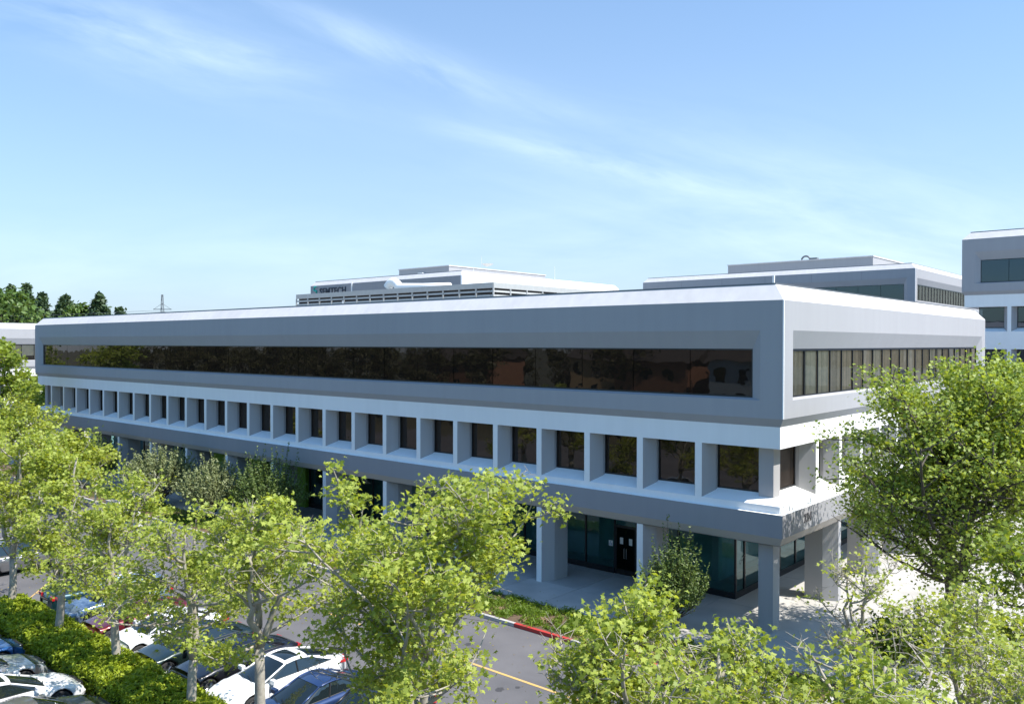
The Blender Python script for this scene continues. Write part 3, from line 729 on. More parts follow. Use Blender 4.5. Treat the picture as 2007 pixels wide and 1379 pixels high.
# houses and trees across the car park behind the viewpoint are seen only as reflections in the strip window
for (hx, hy, hw_, mm, lbl) in ((-45.0, -68.0, 6, 'brick', 'orange stucco house mirrored in the right part of the strip window'), (-84.0, -70.0, 7, 'brick', 'orange house mirrored near the middle of the strip window'),
        (-58.0, -74.0, 5, 'tanwall', 'tan house mirrored in the strip window left of the orange one'), (-30.5, -66.0, 5, 'bluewall', 'pale blue grey house mirrored at the right end of the strip window')):
    t = thing('house', lbl, 'house', (hx, hy, 0))
    H_ = 10.2; MB().box(-hw_,hw_,-5,5,0,H_).build('wall', M[mm], t); e_ = hw_+0.6
    rf = MB(); rf.poly([(-e_,-5.6,H_),(e_,-5.6,H_),(e_,0,H_+2.6),(-e_,0,H_+2.6)]); rf.poly([(-e_,5.6,H_),(e_,5.6,H_),(e_,0,H_+2.6),(-e_,0,H_+2.6)]); rf.poly([(-e_,-5.6,H_),(-e_,5.6,H_),(-e_,0,H_+2.6)]); rf.poly([(e_,-5.6,H_),(e_,5.6,H_),(e_,0,H_+2.6)])
    rf.build('roof', M['rooftile'], t)
    for q in range(3):
        for zz in (1.2, 4.4, 7.6):
            MB().box(-hw_+1.0+(hw_*0.62)*q, -hw_+2.4+(hw_*0.62)*q, 4.98, 5.06, zz, zz+1.6).build('window', M['carglass'], t)
# ---------------------------------------------------------------- foliage
M['leaf_brown'] = leafmat('olive_brown_leaf', (0.04, 0.045, 0.018), (0.12, 0.12, 0.045), 0.2)
STAR = np.array([(0,-.62,0),(.22,-.40,0),(.85,-.45,0),(.50,-.05,0),(.95,.35,0),(.38,.35,0),(0,1.0,0),(-.38,.35,0),(-.95,.35,0),(-.50,-.05,0),(-.85,-.45,0),(-.22,-.40,0)], float)
OVAL = np.array([(0,-1,0),(.42,-.2,0),(.36,.5,0),(0,1,0),(-.36,.5,0),(-.42,-.2,0)], float)
def leaf_mesh(name, pos, size, m, rng, tmpl=STAR, up=0.28, droop=0.4):
    n = len(pos)
    T = tmpl.copy(); T[:,2] -= droop*np.abs(T[:,0])**1.5
    nrm = rng.normal(size=(n,3)); nrm /= np.linalg.norm(nrm,axis=1)[:,None]
    nrm[:,2] = np.abs(nrm[:,2]); nrm = nrm*(1-up) + np.array([0,0,1.0])*up + rng.normal(size=(n,3))*0.15
    nrm /= np.linalg.norm(nrm,axis=1)[:,None]
    a = rng.normal(size=(n,3)); a -= (a*nrm).sum(1)[:,None]*nrm; a /= np.linalg.norm(a,axis=1)[:,None]
    b = np.cross(nrm, a)
    size = np.asarray(size).reshape(-1,1,1)
    V = pos[:,None,:] + size*(T[None,:,0:1]*a[:,None,:] + T[None,:,1:2]*b[:,None,:] + T[None,:,2:3]*nrm[:,None,:])
    k = len(T); V = V.reshape(-1,3).astype(np.float32)
    me = bpy.data.meshes.new(name)
    me.vertices.add(n*k); me.vertices.foreach_set('co', V.ravel())
    me.loops.add(n*k); me.loops.foreach_set('vertex_index', np.arange(n*k, dtype=np.int32))
    me.polygons.add(n); me.polygons.foreach_set('loop_start', np.arange(0, n*k, k, dtype=np.int32))
    me.materials.append(m); me.update(calc_edges=True)
    return me

def gen_tree(seed, H=8.0, cr=2.8, clear=3.0, limbs=11, subs=5, twigs=3, per=20, lsize=0.13, m='leaf', bark='bark', tr=0.16, spread=0.32, bare=0.15, top_pow=0.5, lean=0.25, pe=0.85, lr=(0.6,1.15)):
    """sycamore-like tree: trunk that forks, limbs, sub-branches, twigs, leaf tufts at the twig ends"""
    rd = random.Random(seed); rng = np.random.default_rng(seed)
    wood = MB(); tufts = []
    # trunk and leaders
    fork = clear*rd.uniform(0.95, 1.15)
    p = Vector((0,0,-0.1)); pts = [p.copy()]; lx, ly = rd.uniform(-lean,lean)*0.15, rd.uniform(-lean,lean)*0.15
    for q in range(5):
        p = p + Vector((lx+rd.uniform(-.05,.05), ly+rd.uniform(-.05,.05), fork/5)); pts.append(p.copy())
    wood.tube(pts, [tr*1.35, tr*1.05, tr, tr*0.95, tr*0.9, tr*0.85], 9)
    leaders = []
    nl = rd.choice([2,3,3])
    for k in range(nl):
        az = k*2*math.pi/nl + rd.uniform(-.5,.5); top = H*rd.uniform(0.80,1.0) if k else H
        d = Vector((math.cos(az), math.sin(az), 0)); off = cr*rd.uniform(0.12,0.32)
        lp = [pts[-1].copy()]; nseg = 7
        for q in range(1, nseg+1):
            u = q/nseg
            lp.append(pts[-1] + d*off*(u**0.7) + Vector((rd.uniform(-.12,.12), rd.uniform(-.12,.12), (top-fork)*u*0.93)))
        wood.tube(lp, [tr*0.72*(1-0.85*q/nseg)+0.012 for q in range(nseg+1)], 7)
        leaders.append((lp, top)); tufts.append((lp[-1], 1.0))
    def prof(z):
        u = (z-clear*0.9)/(H-clear*0.9); u = min(max(u,0.0),1.0)
        return cr*(max(0.0, math.sin(math.pi*min(1.0, (u*0.86+0.14)**pe))) ** top_pow)
    for k in range(limbs):
        lp, top = leaders[k % len(leaders)]
        u = rd.uniform(0.02, 0.92); i = min(int(u*7), 6); f = u*7-i
        st = lp[i].lerp(lp[i+1], f)
        az = k*2.39996 + rd.uniform(-.35,.35); L = max(0.7, prof(st.z+0.5)*rd.uniform(*lr))
        el = R(rd.uniform(5, 45)) if u > .15 else R(rd.uniform(-8, 30))
        d = Vector((math.cos(az)*math.cos(el), math.sin(az)*math.cos(el), math.sin(el)))
        br = [st.copy()]; p = st.copy(); dd = d.copy(); ns = 5
        for q in range(ns):
            dd = (dd + Vector((rd.uniform(-.22,.22), rd.uniform(-.22,.22), rd.uniform(-.08,.24)))).normalized()
            p = p + dd*L/ns; br.append(p.copy())
        r0 = tr*0.34*(L/cr)**0.5
        wood.tube(br, [r0*(1-0.8*q/ns)+0.008 for q in range(ns+1)], 6); tufts.append((br[-1], 1.0))
        for j in range(subs):
            u2 = rd.uniform(0.22, 1.0); i2 = min(int(u2*ns), ns-1); s0 = br[i2].lerp(br[i2+1], u2*ns-i2)
            sd_ = Vector((rd.uniform(-1,1), rd.uniform(-1,1), rd.uniform(-.35,.85))).normalized()
            sd_ = (sd_ + d*0.5).normalized(); SL = L*rd.uniform(0.22, 0.42)
            sp = [s0.copy(), s0+sd_*SL*0.5+Vector((0,0,rd.uniform(-.05,.1))), s0+sd_*SL+Vector((rd.uniform(-.1,.1),rd.uniform(-.1,.1),rd.uniform(0,.2)))]
            wood.tube(sp, [r0*0.38+0.004, r0*0.25+0.004, 0.006], 4, False)
            isbare = rd.random() < bare
            if not isbare: tufts.append((sp[2], 1.0)); 
            for w_ in range(twigs + (3 if isbare else 0)):
                u3 = rd.uniform(0.3,1); t0 = sp[0].lerp(sp[2], u3)
                td = Vector((rd.uniform(-1,1), rd.uniform(-1,1), rd.uniform(-.5,1))).normalized()*rd.uniform(0.3,0.62)
                mid = t0+td*0.5+Vector((rd.uniform(-.06,.06),rd.uniform(-.06,.06),rd.uniform(-.04,.08)))
                wood.tube([t0, mid, t0+td], [0.011,0.008,0.005], 3, False)
                if not isbare: tufts.append((t0+td, rd.uniform(0.55,1.0)))
                elif rd.random() < .7: 
                    e = Vector((rd.uniform(-1,1), rd.uniform(-1,1), rd.uniform(0,1))).normalized()*0.3
                    wood.tube([mid, mid+e], [0.008,0.004], 3, False)
    P, S = [], []
    for c, wgt in tufts:
        n = max(3, int(per*wgt*rd.uniform(0.6,1.35)))
        q = rng.normal(size=(n,3))*np.array([spread, spread, spread*0.62]) + np.array(c)
        P.append(q); S.append(lsize*rng.uniform(0.6,1.25,size=n))
    P = np.concatenate(P); S = np.concatenate(S)
    return wood.mesh('trunk', M[bark], True), leaf_mesh('crown', P, S, M[m], rng)

def place_tree(meshes, name, label, loc, rz=0, sc=1.0, group=None, cat='tree'):
    t = thing(name, label, cat, loc, rz, group); t.scale = (sc, sc, sc)
    add('trunk', meshes[0], t); add('crown', meshes[1], t)
    return t

G1 = 'plane trees in the hedge strip of the car park'
row = [
 (-33.0, 8.2, 3.2, 2.6, 21, 0.3, 'plane tree at the left edge whose crown hangs over the parked van'),
 (-27.4, 8.3, 3.1, 2.7, 11, 0, 'plane tree with a straight pale trunk at the left end of the hedge'),
 (-21.9, 8.3, 2.9, 2.5, 12, 0.8, 'forked plane tree rising from the hedge beside the dark car with red tail lamp'),
 (-16.9, 7.5, 2.8, 2.5, 13, 1.7, 'plane tree rising from the hedge in front of the maroon car'),
 (-11.35, 7.0, 2.6, 2.3, 14, 2.2, 'low plane tree at the lower right end of the visible hedge, by the black saloon'),
 (-7.2, 7.9, 2.8, 3.3, 15, 3.0, 'plane tree whose mottled trunk stands before the white car with a glass roof'),
 (-0.4, 9.3, 3.5, 2.2, 16, 0.4, 'largest plane tree at the bottom centre, reaching up to the grey band'),
 (5.4, 7.6, 2.3, 2.5, 17, 1.1, 'plane tree right of the bottom centre, in front of the red kerb'),
 (7.7, 7.4, 2.1, 2.6, 18, 2.5, 'plane tree at the bottom right in front of the corner column'),
 (10.3, 8.0, 2.3, 2.6, 19, 4.2, 'sparse plane tree at the bottom right corner of the view'),
]
for x, H, cr, cl, seed, rz, lb in row:
    kw = {}
    if x > 7: kw = dict(bare=0.4, limbs=14, subs=6, per=27, lsize=0.068, twigs=3, spread=0.17)
    elif x > 3: kw = dict(bare=0.28, limbs=15, subs=6, per=31, lsize=0.075, spread=0.17)
    elif x > -3: kw = dict(limbs=28, subs=6, bare=0.22, per=36, lsize=0.078, spread=0.18)
    elif x < -20: kw = dict(limbs=15, subs=6, per=34, lsize=0.082, spread=0.19, bare=0.2)
    else: kw = dict(limbs=13, subs=6, per=31, lsize=0.076, spread=0.165, bare=0.25)
    place_tree(gen_tree(seed, H, cr, cl, **kw), 'plane_tree', lb, (x, -19.8, 0.05), rz, 1, G1)

# trees along the far side of the road and at the sunny corner
for x, y, H, cr, seed, lb in ((-50.5, -8.3, 5.6, 2.6, 31, 'low plane tree across the road before the left third of the long building'),
        (-60.5, -8.5, 6.8, 3.4, 32, 'broad plane tree across the road near the far left end of the long building')):
    place_tree(gen_tree(seed, H, cr, 2.4, limbs=16, subs=5, per=16, lsize=0.15, spread=0.34, bare=0.1), 'plane_tree', lb, (x, y, 0.05), seed*0.7)
for x, y, H, cr, seed, lb in ((8.6, -8.6, 5.6, 2.3, 36, 'sparse tree with pale twigs over the paving right of the bare one'), (11.0, -11.5, 6.2, 2.4, 37, 'sparse leafy tree close to the right edge, low in the view'),
        (11.8, -4.0, 5.6, 2.4, 38, 'open small tree at the right edge before the parked white off-roader')):
    place_tree(gen_tree(seed, H, cr, 1.9, limbs=15, subs=6, per=19, lsize=0.072, m='leaf', spread=0.19, bare=0.35, tr=0.10), 'plane_tree', lb, (x, y, 0.05), seed*0.9)
place_tree(gen_tree(35, 5.6, 2.3, 2.3, limbs=11, subs=5, per=10, lsize=0.075, m='leaf', spread=0.2, bare=0.5, tr=0.10), 'plane_tree',
    'thin half bare tree on the pale paving in front of the tall dark tree', (4.9, -6.3, 0.05), 0.7)
# big dark tree right of the corner
place_tree(gen_tree(41, 12.2, 5.9, 2.6, limbs=74, subs=8, twigs=4, per=25, lsize=0.082, m='leaf_dark', bark='bark_dark', tr=0.26, spread=0.28, bare=0.08, top_pow=1.1, pe=0.66, lr=(0.5,1.12)),
           'shade_tree', 'tall dense dark green tree hiding the right side of the long building', (5.9, 2.0, 0.1), 0.5)
place_tree(gen_tree(43, 7.6, 2.5, 2.6, limbs=13, subs=5, per=15, lsize=0.11, m='leaf_b', bark='bark_dark', tr=0.14, bare=0.2, spread=0.28),
           'shade_tree', 'smaller tree under the tall dark tree at the right edge', (9.3, -3.2, 0.1), 1.9)
# far left trees
for i, (x, y, H, cr, mm, lb) in enumerate(((-75.1, -5.2, 13.2, 3.2, 'leaf_b', 'tall tree at the left edge in front of the sunlit building'),
        (-88.7, 1.5, 7.6, 2.6, 'leaf', 'small tree between the two buildings at the left, nearer the edge'),
        (-84.6, 3.0, 7.6, 2.3, 'leaf_b', 'small tree touching the left end of the long building'),
        (-95.5, 4.6, 8.9, 2.4, 'leaf_dark', 'dark tree close to the sunlit building at the left'),
        (-96.5, -6.5, 13.2, 3.8, 'leaf_b', 'tree beyond the left edge, mirrored at the very left end of the strip window'),
        (-99.0, -14.0, 13.5, 5.0, 'leaf_dark', 'leafy tree out past the left edge, mirrored in the left end of the strip window'))):
    place_tree(gen_tree(51+i, H, cr, 2.6, limbs=20 if i == 0 else 12, subs=5, per=11, lsize=0.22, m=mm, spread=0.42, bare=0.05), 'broadleaf_tree', lb, (x, y, 0.05), i)

# distant trees over the roofs: conifers and a rounded tree
def gen_conifer(seed, H, r, m='leaf_far', n=1500, ls=0.42, round_=False):
    rng = np.random.default_rng(seed); rd = random.Random(seed)
    wood = MB().tube([(0,0,0),(0.1,0,H*0.5),(0,0,H*0.97)], [H*0.018, H*0.011, 0.03], 6)
    P = []
    nb = 170
    for k in range(nb):
        u = rd.uniform(0.12 if round_ else 0.5, 1.0); z = H*u
        rr = r*((1-u)**0.75)*rd.uniform(0.7,1.05) + 0.15 if not round_ else r*math.sin(math.pi*min(1,max(0.02,(u-0.1)/0.93)))**0.55*rd.uniform(0.7,1.05)
        az = k*2.4+rd.uniform(-.4,.4); e = Vector((math.cos(az)*rr, math.sin(az)*rr, z - (0.12*rr if not round_ else -0.2*rr)))
        wood.tube([(0,0,z), tuple(e)], [0.06,0.02], 3, False)
        c = n//nb; t = rng.uniform(0.15 if not round_ else 0.5,1.05,size=(c,1))
        P.append(np.array([[0,0,z]])*(1-t)+np.array([tuple(e)])*t + rng.normal(size=(c,3))*np.array([0.36,0.36,0.3])*(1.0 if not round_ else 2.0))
    P = np.concatenate(P)
    return wood.mesh('trunk', M['bark_dark'], True), leaf_mesh('crown', P, ls*rng.uniform(0.6,1.2,len(P)), M[m], rng, OVAL, 0.2, 0)
far = [(-154.0, 20.0, 21.5, 8.5, 1, 'big rounded green tree on the left skyline'),
       (-241.0, 50.2, 27.8, 8.5, 0, 'tall thin conifer behind the rounded tree on the left skyline'),
       (-248.8, 56.7, 28.8, 7.5, 0, 'tallest conifer on the left skyline, just right of the rounded tree'),
       (-234.6, 55.7, 25.7, 8.5, 0, 'broad conifer right of the tallest one on the left skyline'),
       (-224.4, 57.9, 24.9, 10.0, 0, 'bushy conifer standing just above the left roof end'),
       (-211.1, 56.1, 21.3, 5.6, 1, 'low round green tree between two conifers above the long roof'),
       (-207.2, 59.6, 24.8, 8.5, 0, 'pointed conifer standing alone above the long roof'),
       (-223.4, 72.0, 21.9, 9.0, 0, 'low conifer tip just showing above the long roof, furthest right')]
for i, (x, y, H, r_, rd_, lb) in enumerate(far):
    g = gen_conifer(70+i, H, r_, 'leaf_far2' if rd_ else 'leaf_far', 6000 if rd_ else 5200, 0.62 if not rd_ else 0.55, bool(rd_))
    place_tree(g, 'broadleaf_tree' if rd_ else 'conifer', lb, (x, y, 0), 0, 1, 'trees on the left skyline')
pole = thing('power_pole', 'distant lattice power pole with cross arms above the long roof', 'pylon', (-180.4, 63.0, 0), 0.71)
pm = MB()
for sx in (-1, 1):
    for sy in (-1, 1): pm.tube([(sx*0.9,sy*0.9,0),(sx*0.14,sy*0.14,24)], [0.09,0.06], 4)
for q in range(12): pm.tube([(-0.9+q*.062,-0.9+q*.06,q*2),(0.9-(q+1)*.062,-0.9+q*.06,q*2+2)], [0.05]*2, 3)
pm.build('tower', M['metal_edge'], pole)
for z, w_ in ((20.4, 2.2), (18.2, 1.6)): MB().box(-w_, w_, -0.07, 0.07, z, z+0.16).tube([(-w_,0,z),(0,0,z+1.5)],[0.04]*2,3).tube([(w_,0,z),(0,0,z+1.5)],[0.04]*2,3).build('cross_arm', M['metal_edge'], pole)
for z in (20.3, 17.3):
    w_ = MB(); pts = []
    for q in range(25):
        u = q/24; x = -260+ (140)*u; y = 14+ 98*u
        pts.append((x, y, z - 1.2*math.sin(math.pi*((u*1.0)%0.5)*2)))
    w_.tube(pts, [0.035]*25, 3); o = w_.build('power_cable', M['metal_edge'])
    tag(o, 'upper power cable crossing the left skyline' if z > 19 else 'lower power cable crossing the left skyline', 'cable')

# trees on the far side of the car park behind the viewpoint: seen mirrored in the dark strip window
refl = [gen_tree(91+i, 14.0, 4.6, 3.0, limbs=26, subs=7, twigs=4, per=8, lsize=0.26, m='leaf_brown', bark='bark_dark', tr=0.32, spread=0.5, bare=0.5) for i in range(3)]
rr = random.Random(4)
for i in range(40):
    x = -200 + (i//2)*12.0 + (i%2)*6; y = (-58 if i % 2 else -74) - rr.uniform(0, 6)
    if any(abs(x-hx_) < w_ for hx_, w_ in ((-45, 8), (-84, 9), (-58, 6), (-30.5, 7))) and rr.random() < 0.25: y = -84 - rr.uniform(0, 6)
    place_tree(refl[i % 3], 'park_tree', 'dark tree of the row mirrored in the strip window', (x, y, 0), rr.uniform(0, 6), rr.uniform(0.8, 1.15), 'dark trees mirrored in the strip window')

# ---------------------------------------------------------------- shrubs and hedge
def gen_bush(seed, rx, h, shoots, per, ls, m, spiky=0.2, base=0.35, tr=0.05):
    rng = np.random.default_rng(seed); rd = random.Random(seed); wood = MB(); P = []
    wood.tube([(0,0,-0.05),(0.05,0,h*0.25)], [tr*1.4, tr], 7)
    for k in range(shoots):
        az = rd.uniform(0, 2*math.pi); u = rd.random()**0.55
        topz = h*(1-0.42*u*u)*rd.uniform(0.72,1.0) + (h*spiky if rd.random() < 0.14 else 0)
        e = Vector((math.cos(az)*rx*u, math.sin(az)*rx*u, topz)); s0 = Vector((e.x*0.12, e.y*0.12, h*rd.uniform(0.12,0.25)))
        mid = s0.lerp(e, 0.5) + Vector((e.x*0.18, e.y*0.18, -0.1))
        if k % 3 == 0: wood.tube([s0, mid, e], [0.022,0.014,0.005], 3, False)
        t = rng.uniform(base, 1.02, size=(per,1)); a = np.array(s0); b_ = np.array(mid); c = np.array(e)
        pt = (1-t)**2*a + 2*t*(1-t)*b_ + t*t*c
        P.append(pt + rng.normal(size=(per,3))*0.12*(1.25-t))
    P = np.concatenate(P)
    return wood.mesh('stem', M['bark_dark'], True), leaf_mesh('foliage', P, ls*rng.uniform(0.6,1.2,len(P)), M[m], rng, OVAL, 0.25, 0)
for (x, y, rx, h, sh, ls, m, spk, lb, nm) in (
    (-59.5,-2.6,2.0,4.6,200,0.085,'leaf_shrub',0.25,'dark upright shrub at the left end of the colonnade','shrub'),
    (-47.0,-3.2,3.0,4.9,330,0.10,'leaf_olive',0.12,'pale olive green bushy tree, the left one of the pair by the colonnade','olive_tree'),
    (-39.7,-3.0,2.7,4.5,300,0.10,'leaf_olive',0.12,'pale olive green bushy tree next to the dark shrub by the colonnade','olive_tree'),
    (-33.8,-2.2,2.5,4.9,300,0.085,'leaf_shrub',0.28,'wide dark green shrub with upright shoots beside the pale olive trees','shrub'),
    (-36.3,-2.0,1.6,4.2,150,0.085,'leaf_shrub',0.2,'dark green shrub squeezed between the olive tree and the wide dark shrub','shrub'),
    (-4.1,-1.7,1.55,4.05,300,0.065,'leaf_shrub',0.26,'dark green upright shrub in front of the corner glazing','shrub'),
    (4.6,-0.2,1.3,2.4,130,0.09,'leaf_b',0.2,'brownish green shrub on the sunny side of the corner column','shrub'),
    (-68.5,-3.0,2.0,4.0,160,0.10,'leaf_shrub',0.2,'dark shrub at the far left corner of the long building','shrub')):
    g = gen_bush(int(abs(x*10)), rx, h, sh, 42, ls, m, spk)
    t = thing(nm, lb, 'shrub' if nm == 'shrub' else 'tree', (x, y, 0.08)); add('stem', g[0], t); add('foliage', g[1], t)

rng = np.random.default_rng(3)
hx0, hx1, hy0, hy1 = -28.1, -4.0, -20.98, -19.12
def bump(x, y): return 0.10*np.sin(x*1.9+1.3*np.sin(y*2.1))+0.07*np.sin(x*4.3+y*3.1)+0.05*np.sin(x*9.1-y*7.0)
n1 = 30000
X = rng.uniform(hx0, hx1, n1); Yv = rng.uniform(hy0, hy1, n1); u = np.abs((Yv-(hy0+hy1)/2)/((hy1-hy0)/2))
Z = 0.98 + bump(X, Yv) - 0.30*u**4 - 0.35*np.clip(1-(X-hx0)/0.5, 0, 1)**2 + rng.normal(size=n1)*0.045
n2 = 15000
X2 = rng.uniform(hx0, hx1, n2); sd2 = rng.choice([-1,1], n2); Z2 = rng.uniform(0.05, 0.95, n2)
Y2 = (hy0+hy1)/2 + sd2*((hy1-hy0)/2 + 0.06*np.sin(X2*3+Z2*4) + rng.normal(size=n2)*0.04 - 0.15*(Z2-0.5)**2*2)
n3 = 1500
Y3 = rng.uniform(hy0, hy1, n3); Z3 = rng.uniform(0.05, 0.9, n3); X3 = hx0 + rng.normal(size=n3)*0.06 - 0.1*np.cos((Y3-(hy0+hy1)/2))
P = np.concatenate([np.stack([X,Yv,Z],1), np.stack([X2,Y2,Z2],1), np.stack([X3,Y3,Z3],1)])
hg = thing('hedge', 'clipped yellow green hedge running between the two rows of parked cars', 'hedge', (0,0,0))
add('foliage', leaf_mesh('foliage', P, 0.075*rng.uniform(0.6,1.25,len(P)), M['leaf_hedge'], rng, OVAL, 0.15, 0), hg)
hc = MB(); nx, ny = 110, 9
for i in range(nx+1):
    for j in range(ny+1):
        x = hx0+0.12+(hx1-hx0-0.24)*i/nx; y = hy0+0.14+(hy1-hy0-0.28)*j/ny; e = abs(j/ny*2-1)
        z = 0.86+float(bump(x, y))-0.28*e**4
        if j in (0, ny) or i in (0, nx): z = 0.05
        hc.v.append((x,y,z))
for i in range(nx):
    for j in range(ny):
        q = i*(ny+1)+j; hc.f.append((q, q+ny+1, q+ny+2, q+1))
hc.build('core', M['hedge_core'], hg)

# ground cover in the planting bed
BL = np.array([(0,0,0),(.05,.4,0.02),(.03,.8,.12),(0,1,.25),(-.03,.8,.12),(-.05,.4,.02)], float)
def mounds(seed, xr, yr, n, per, r, ls, m, name):
    rng = np.random.default_rng(seed); P = []
    for k in range(n):
        c = np.array([rng.uniform(*xr), rng.uniform(*yr), 0.10]); rr_ = r*rng.uniform(0.6,1.3)
        d = rng.normal(size=(per,3)); d /= np.linalg.norm(d,axis=1)[:,None]; d[:,2] = np.abs(d[:,2])
        P.append(c + d*rr_*rng.uniform(0.35,1,size=(per,1))*np.array([1,1,0.75]))
    P = np.concatenate(P)
    o = bpy.data.objects.new(name, leaf_mesh(name, P, ls*rng.uniform(0.5,1.3,len(P)), M[m], rng, OVAL*np.array([0.45,1.3,1]), 0.1, 0)); col.objects.link(o); o['kind'] = 'stuff'
    return o
o = mounds(7, (-24, 3.2), (-5.2, -2.75), 430, 80, 0.38, 0.085, 'grass', 'ground_cover'); o['label'] = 'bright green low mounds of ground cover behind the red kerb'
o = mounds(8, (-24, 3.2), (-5.2, -3.0), 45, 60, 0.30, 0.09, 'grass_dry', 'dry_grass'); o['label'] = 'tan and reddish dry grass tufts between the green mounds'
o = mounds(9, (-70, -24), (-5.1, -2.8), 200, 45, 0.45, 0.12, 'grass', 'ground_cover'); o['label'] = 'low green planting in front of the left half of the colonnade'
# low concrete walls in the bed
for (x0w, x1w, y0w, lbw) in ((-49.0, -44.6, -6.4, 'pale low concrete wall on the paving left of the olive trees'), (-44.0, -41.6, -7.6, 'short pale concrete block wall nearer the road, by the olive trees')):
    t = thing('low_wall', lbw, 'wall', (x0w, y0w, 0)); MB().box(0, x1w-x0w, 0, 0.5, 0, 0.75).build('wall', M['coping'], t); MB().box(-0.04, x1w-x0w+0.04, -0.04, 0.54, 0.753, 0.83).build('cap', M['concrete'], t)

rng = np.random.default_rng(21)
nl = 2600; P = np.stack([rng.uniform(-34, 8, nl), rng.uniform(-20.8, -0.5, nl), np.full(nl, 0.012)], 1)
near = np.abs((P[:,1]+18.6)) < 4.5; keep = near | (rng.random(nl) < 0.35); P = P[keep]
P[(P[:,1] > -2.6),2] = PZ+0.012; P = P[~((P[:,1] > -5.7)&(P[:,1] < -2.5))]
o = bpy.data.objects.new('fallen_leaves', leaf_mesh('fallen_leaves', P, 0.05*rng.uniform(0.5,1.2,len(P)), leafmat('dry_leaf', (0.20,0.13,0.05), (0.36,0.30,0.10), 0.2), rng, STAR, 0.95, 0.1)); col.objects.link(o); o['kind'] = 'stuff'
o['label'] = 'dry fallen leaves scattered on the asphalt and paving'

# ---------------------------------------------------------------- cars (nose towards local +Y)
def lerp_tab(tab, x):
    for (a, va), (b, vb) in zip(tab, tab[1:]):
        if x <= b: 
            t = (x-a)/(b-a) if b > a else 0
            t = max(0, min(1, t)); t = t*t*(3-2*t)*0.5 + t*0.5
            return va+(vb-va)*t
    return tab[-1][1]
KIND = {
 # L, W, H, sections: deck height table, greenhouse: (rear base, rear top, front top, front base), roof h
 'sedan': dict(L=4.75, W=1.82, deck=[(-1,.70),(-.965,.90),(-.80,1.01),(-.55,1.01),(.25,.98),(.42,.95),(.80,.80),(.95,.68),(1,.50)], gh=(-.70,-.34,.06,.46), H=1.44, wheel=0.33, belt=0.90),
 'coupe': dict(L=4.85, W=1.86, deck=[(-1,.72),(-.965,.98),(-.80,1.03),(-.55,1.00),(.25,.97),(.42,.94),(.80,.80),(.95,.66),(1,.48)], gh=(-.86,-.34,.05,.47), H=1.42, wheel=0.35, belt=0.92),
 'suv': dict(L=4.55, W=1.83, deck=[(-1,.80),(-.97,1.05),(-.90,1.08),(-.55,1.08),(.25,1.07),(.45,1.06),(.80,.98),(.95,.82),(1,.58)], gh=(-.955,-.82,.10,.48), H=1.68, wheel=0.37, belt=1.02),
 'minivan': dict(L=5.05, W=1.95, deck=[(-1,.85),(-.97,1.02),(-.90,1.06),(-.55,1.06),(.25,1.05),(.50,1.03),(.82,.92),(.95,.78),(1,.55)], gh=(-.965,-.90,.22,.60), H=1.74, wheel=0.35, belt=1.0),
 'hatch': dict(L=4.35, W=1.78, deck=[(-1,.75),(-.96,.98),(-.88,1.02),(-.55,1.00),(.25,.98),(.44,.95),(.80,.84),(.95,.70),(1,.50)], gh=(-.95,-.62,.08,.50), H=1.48, wheel=0.33, belt=0.92),
}
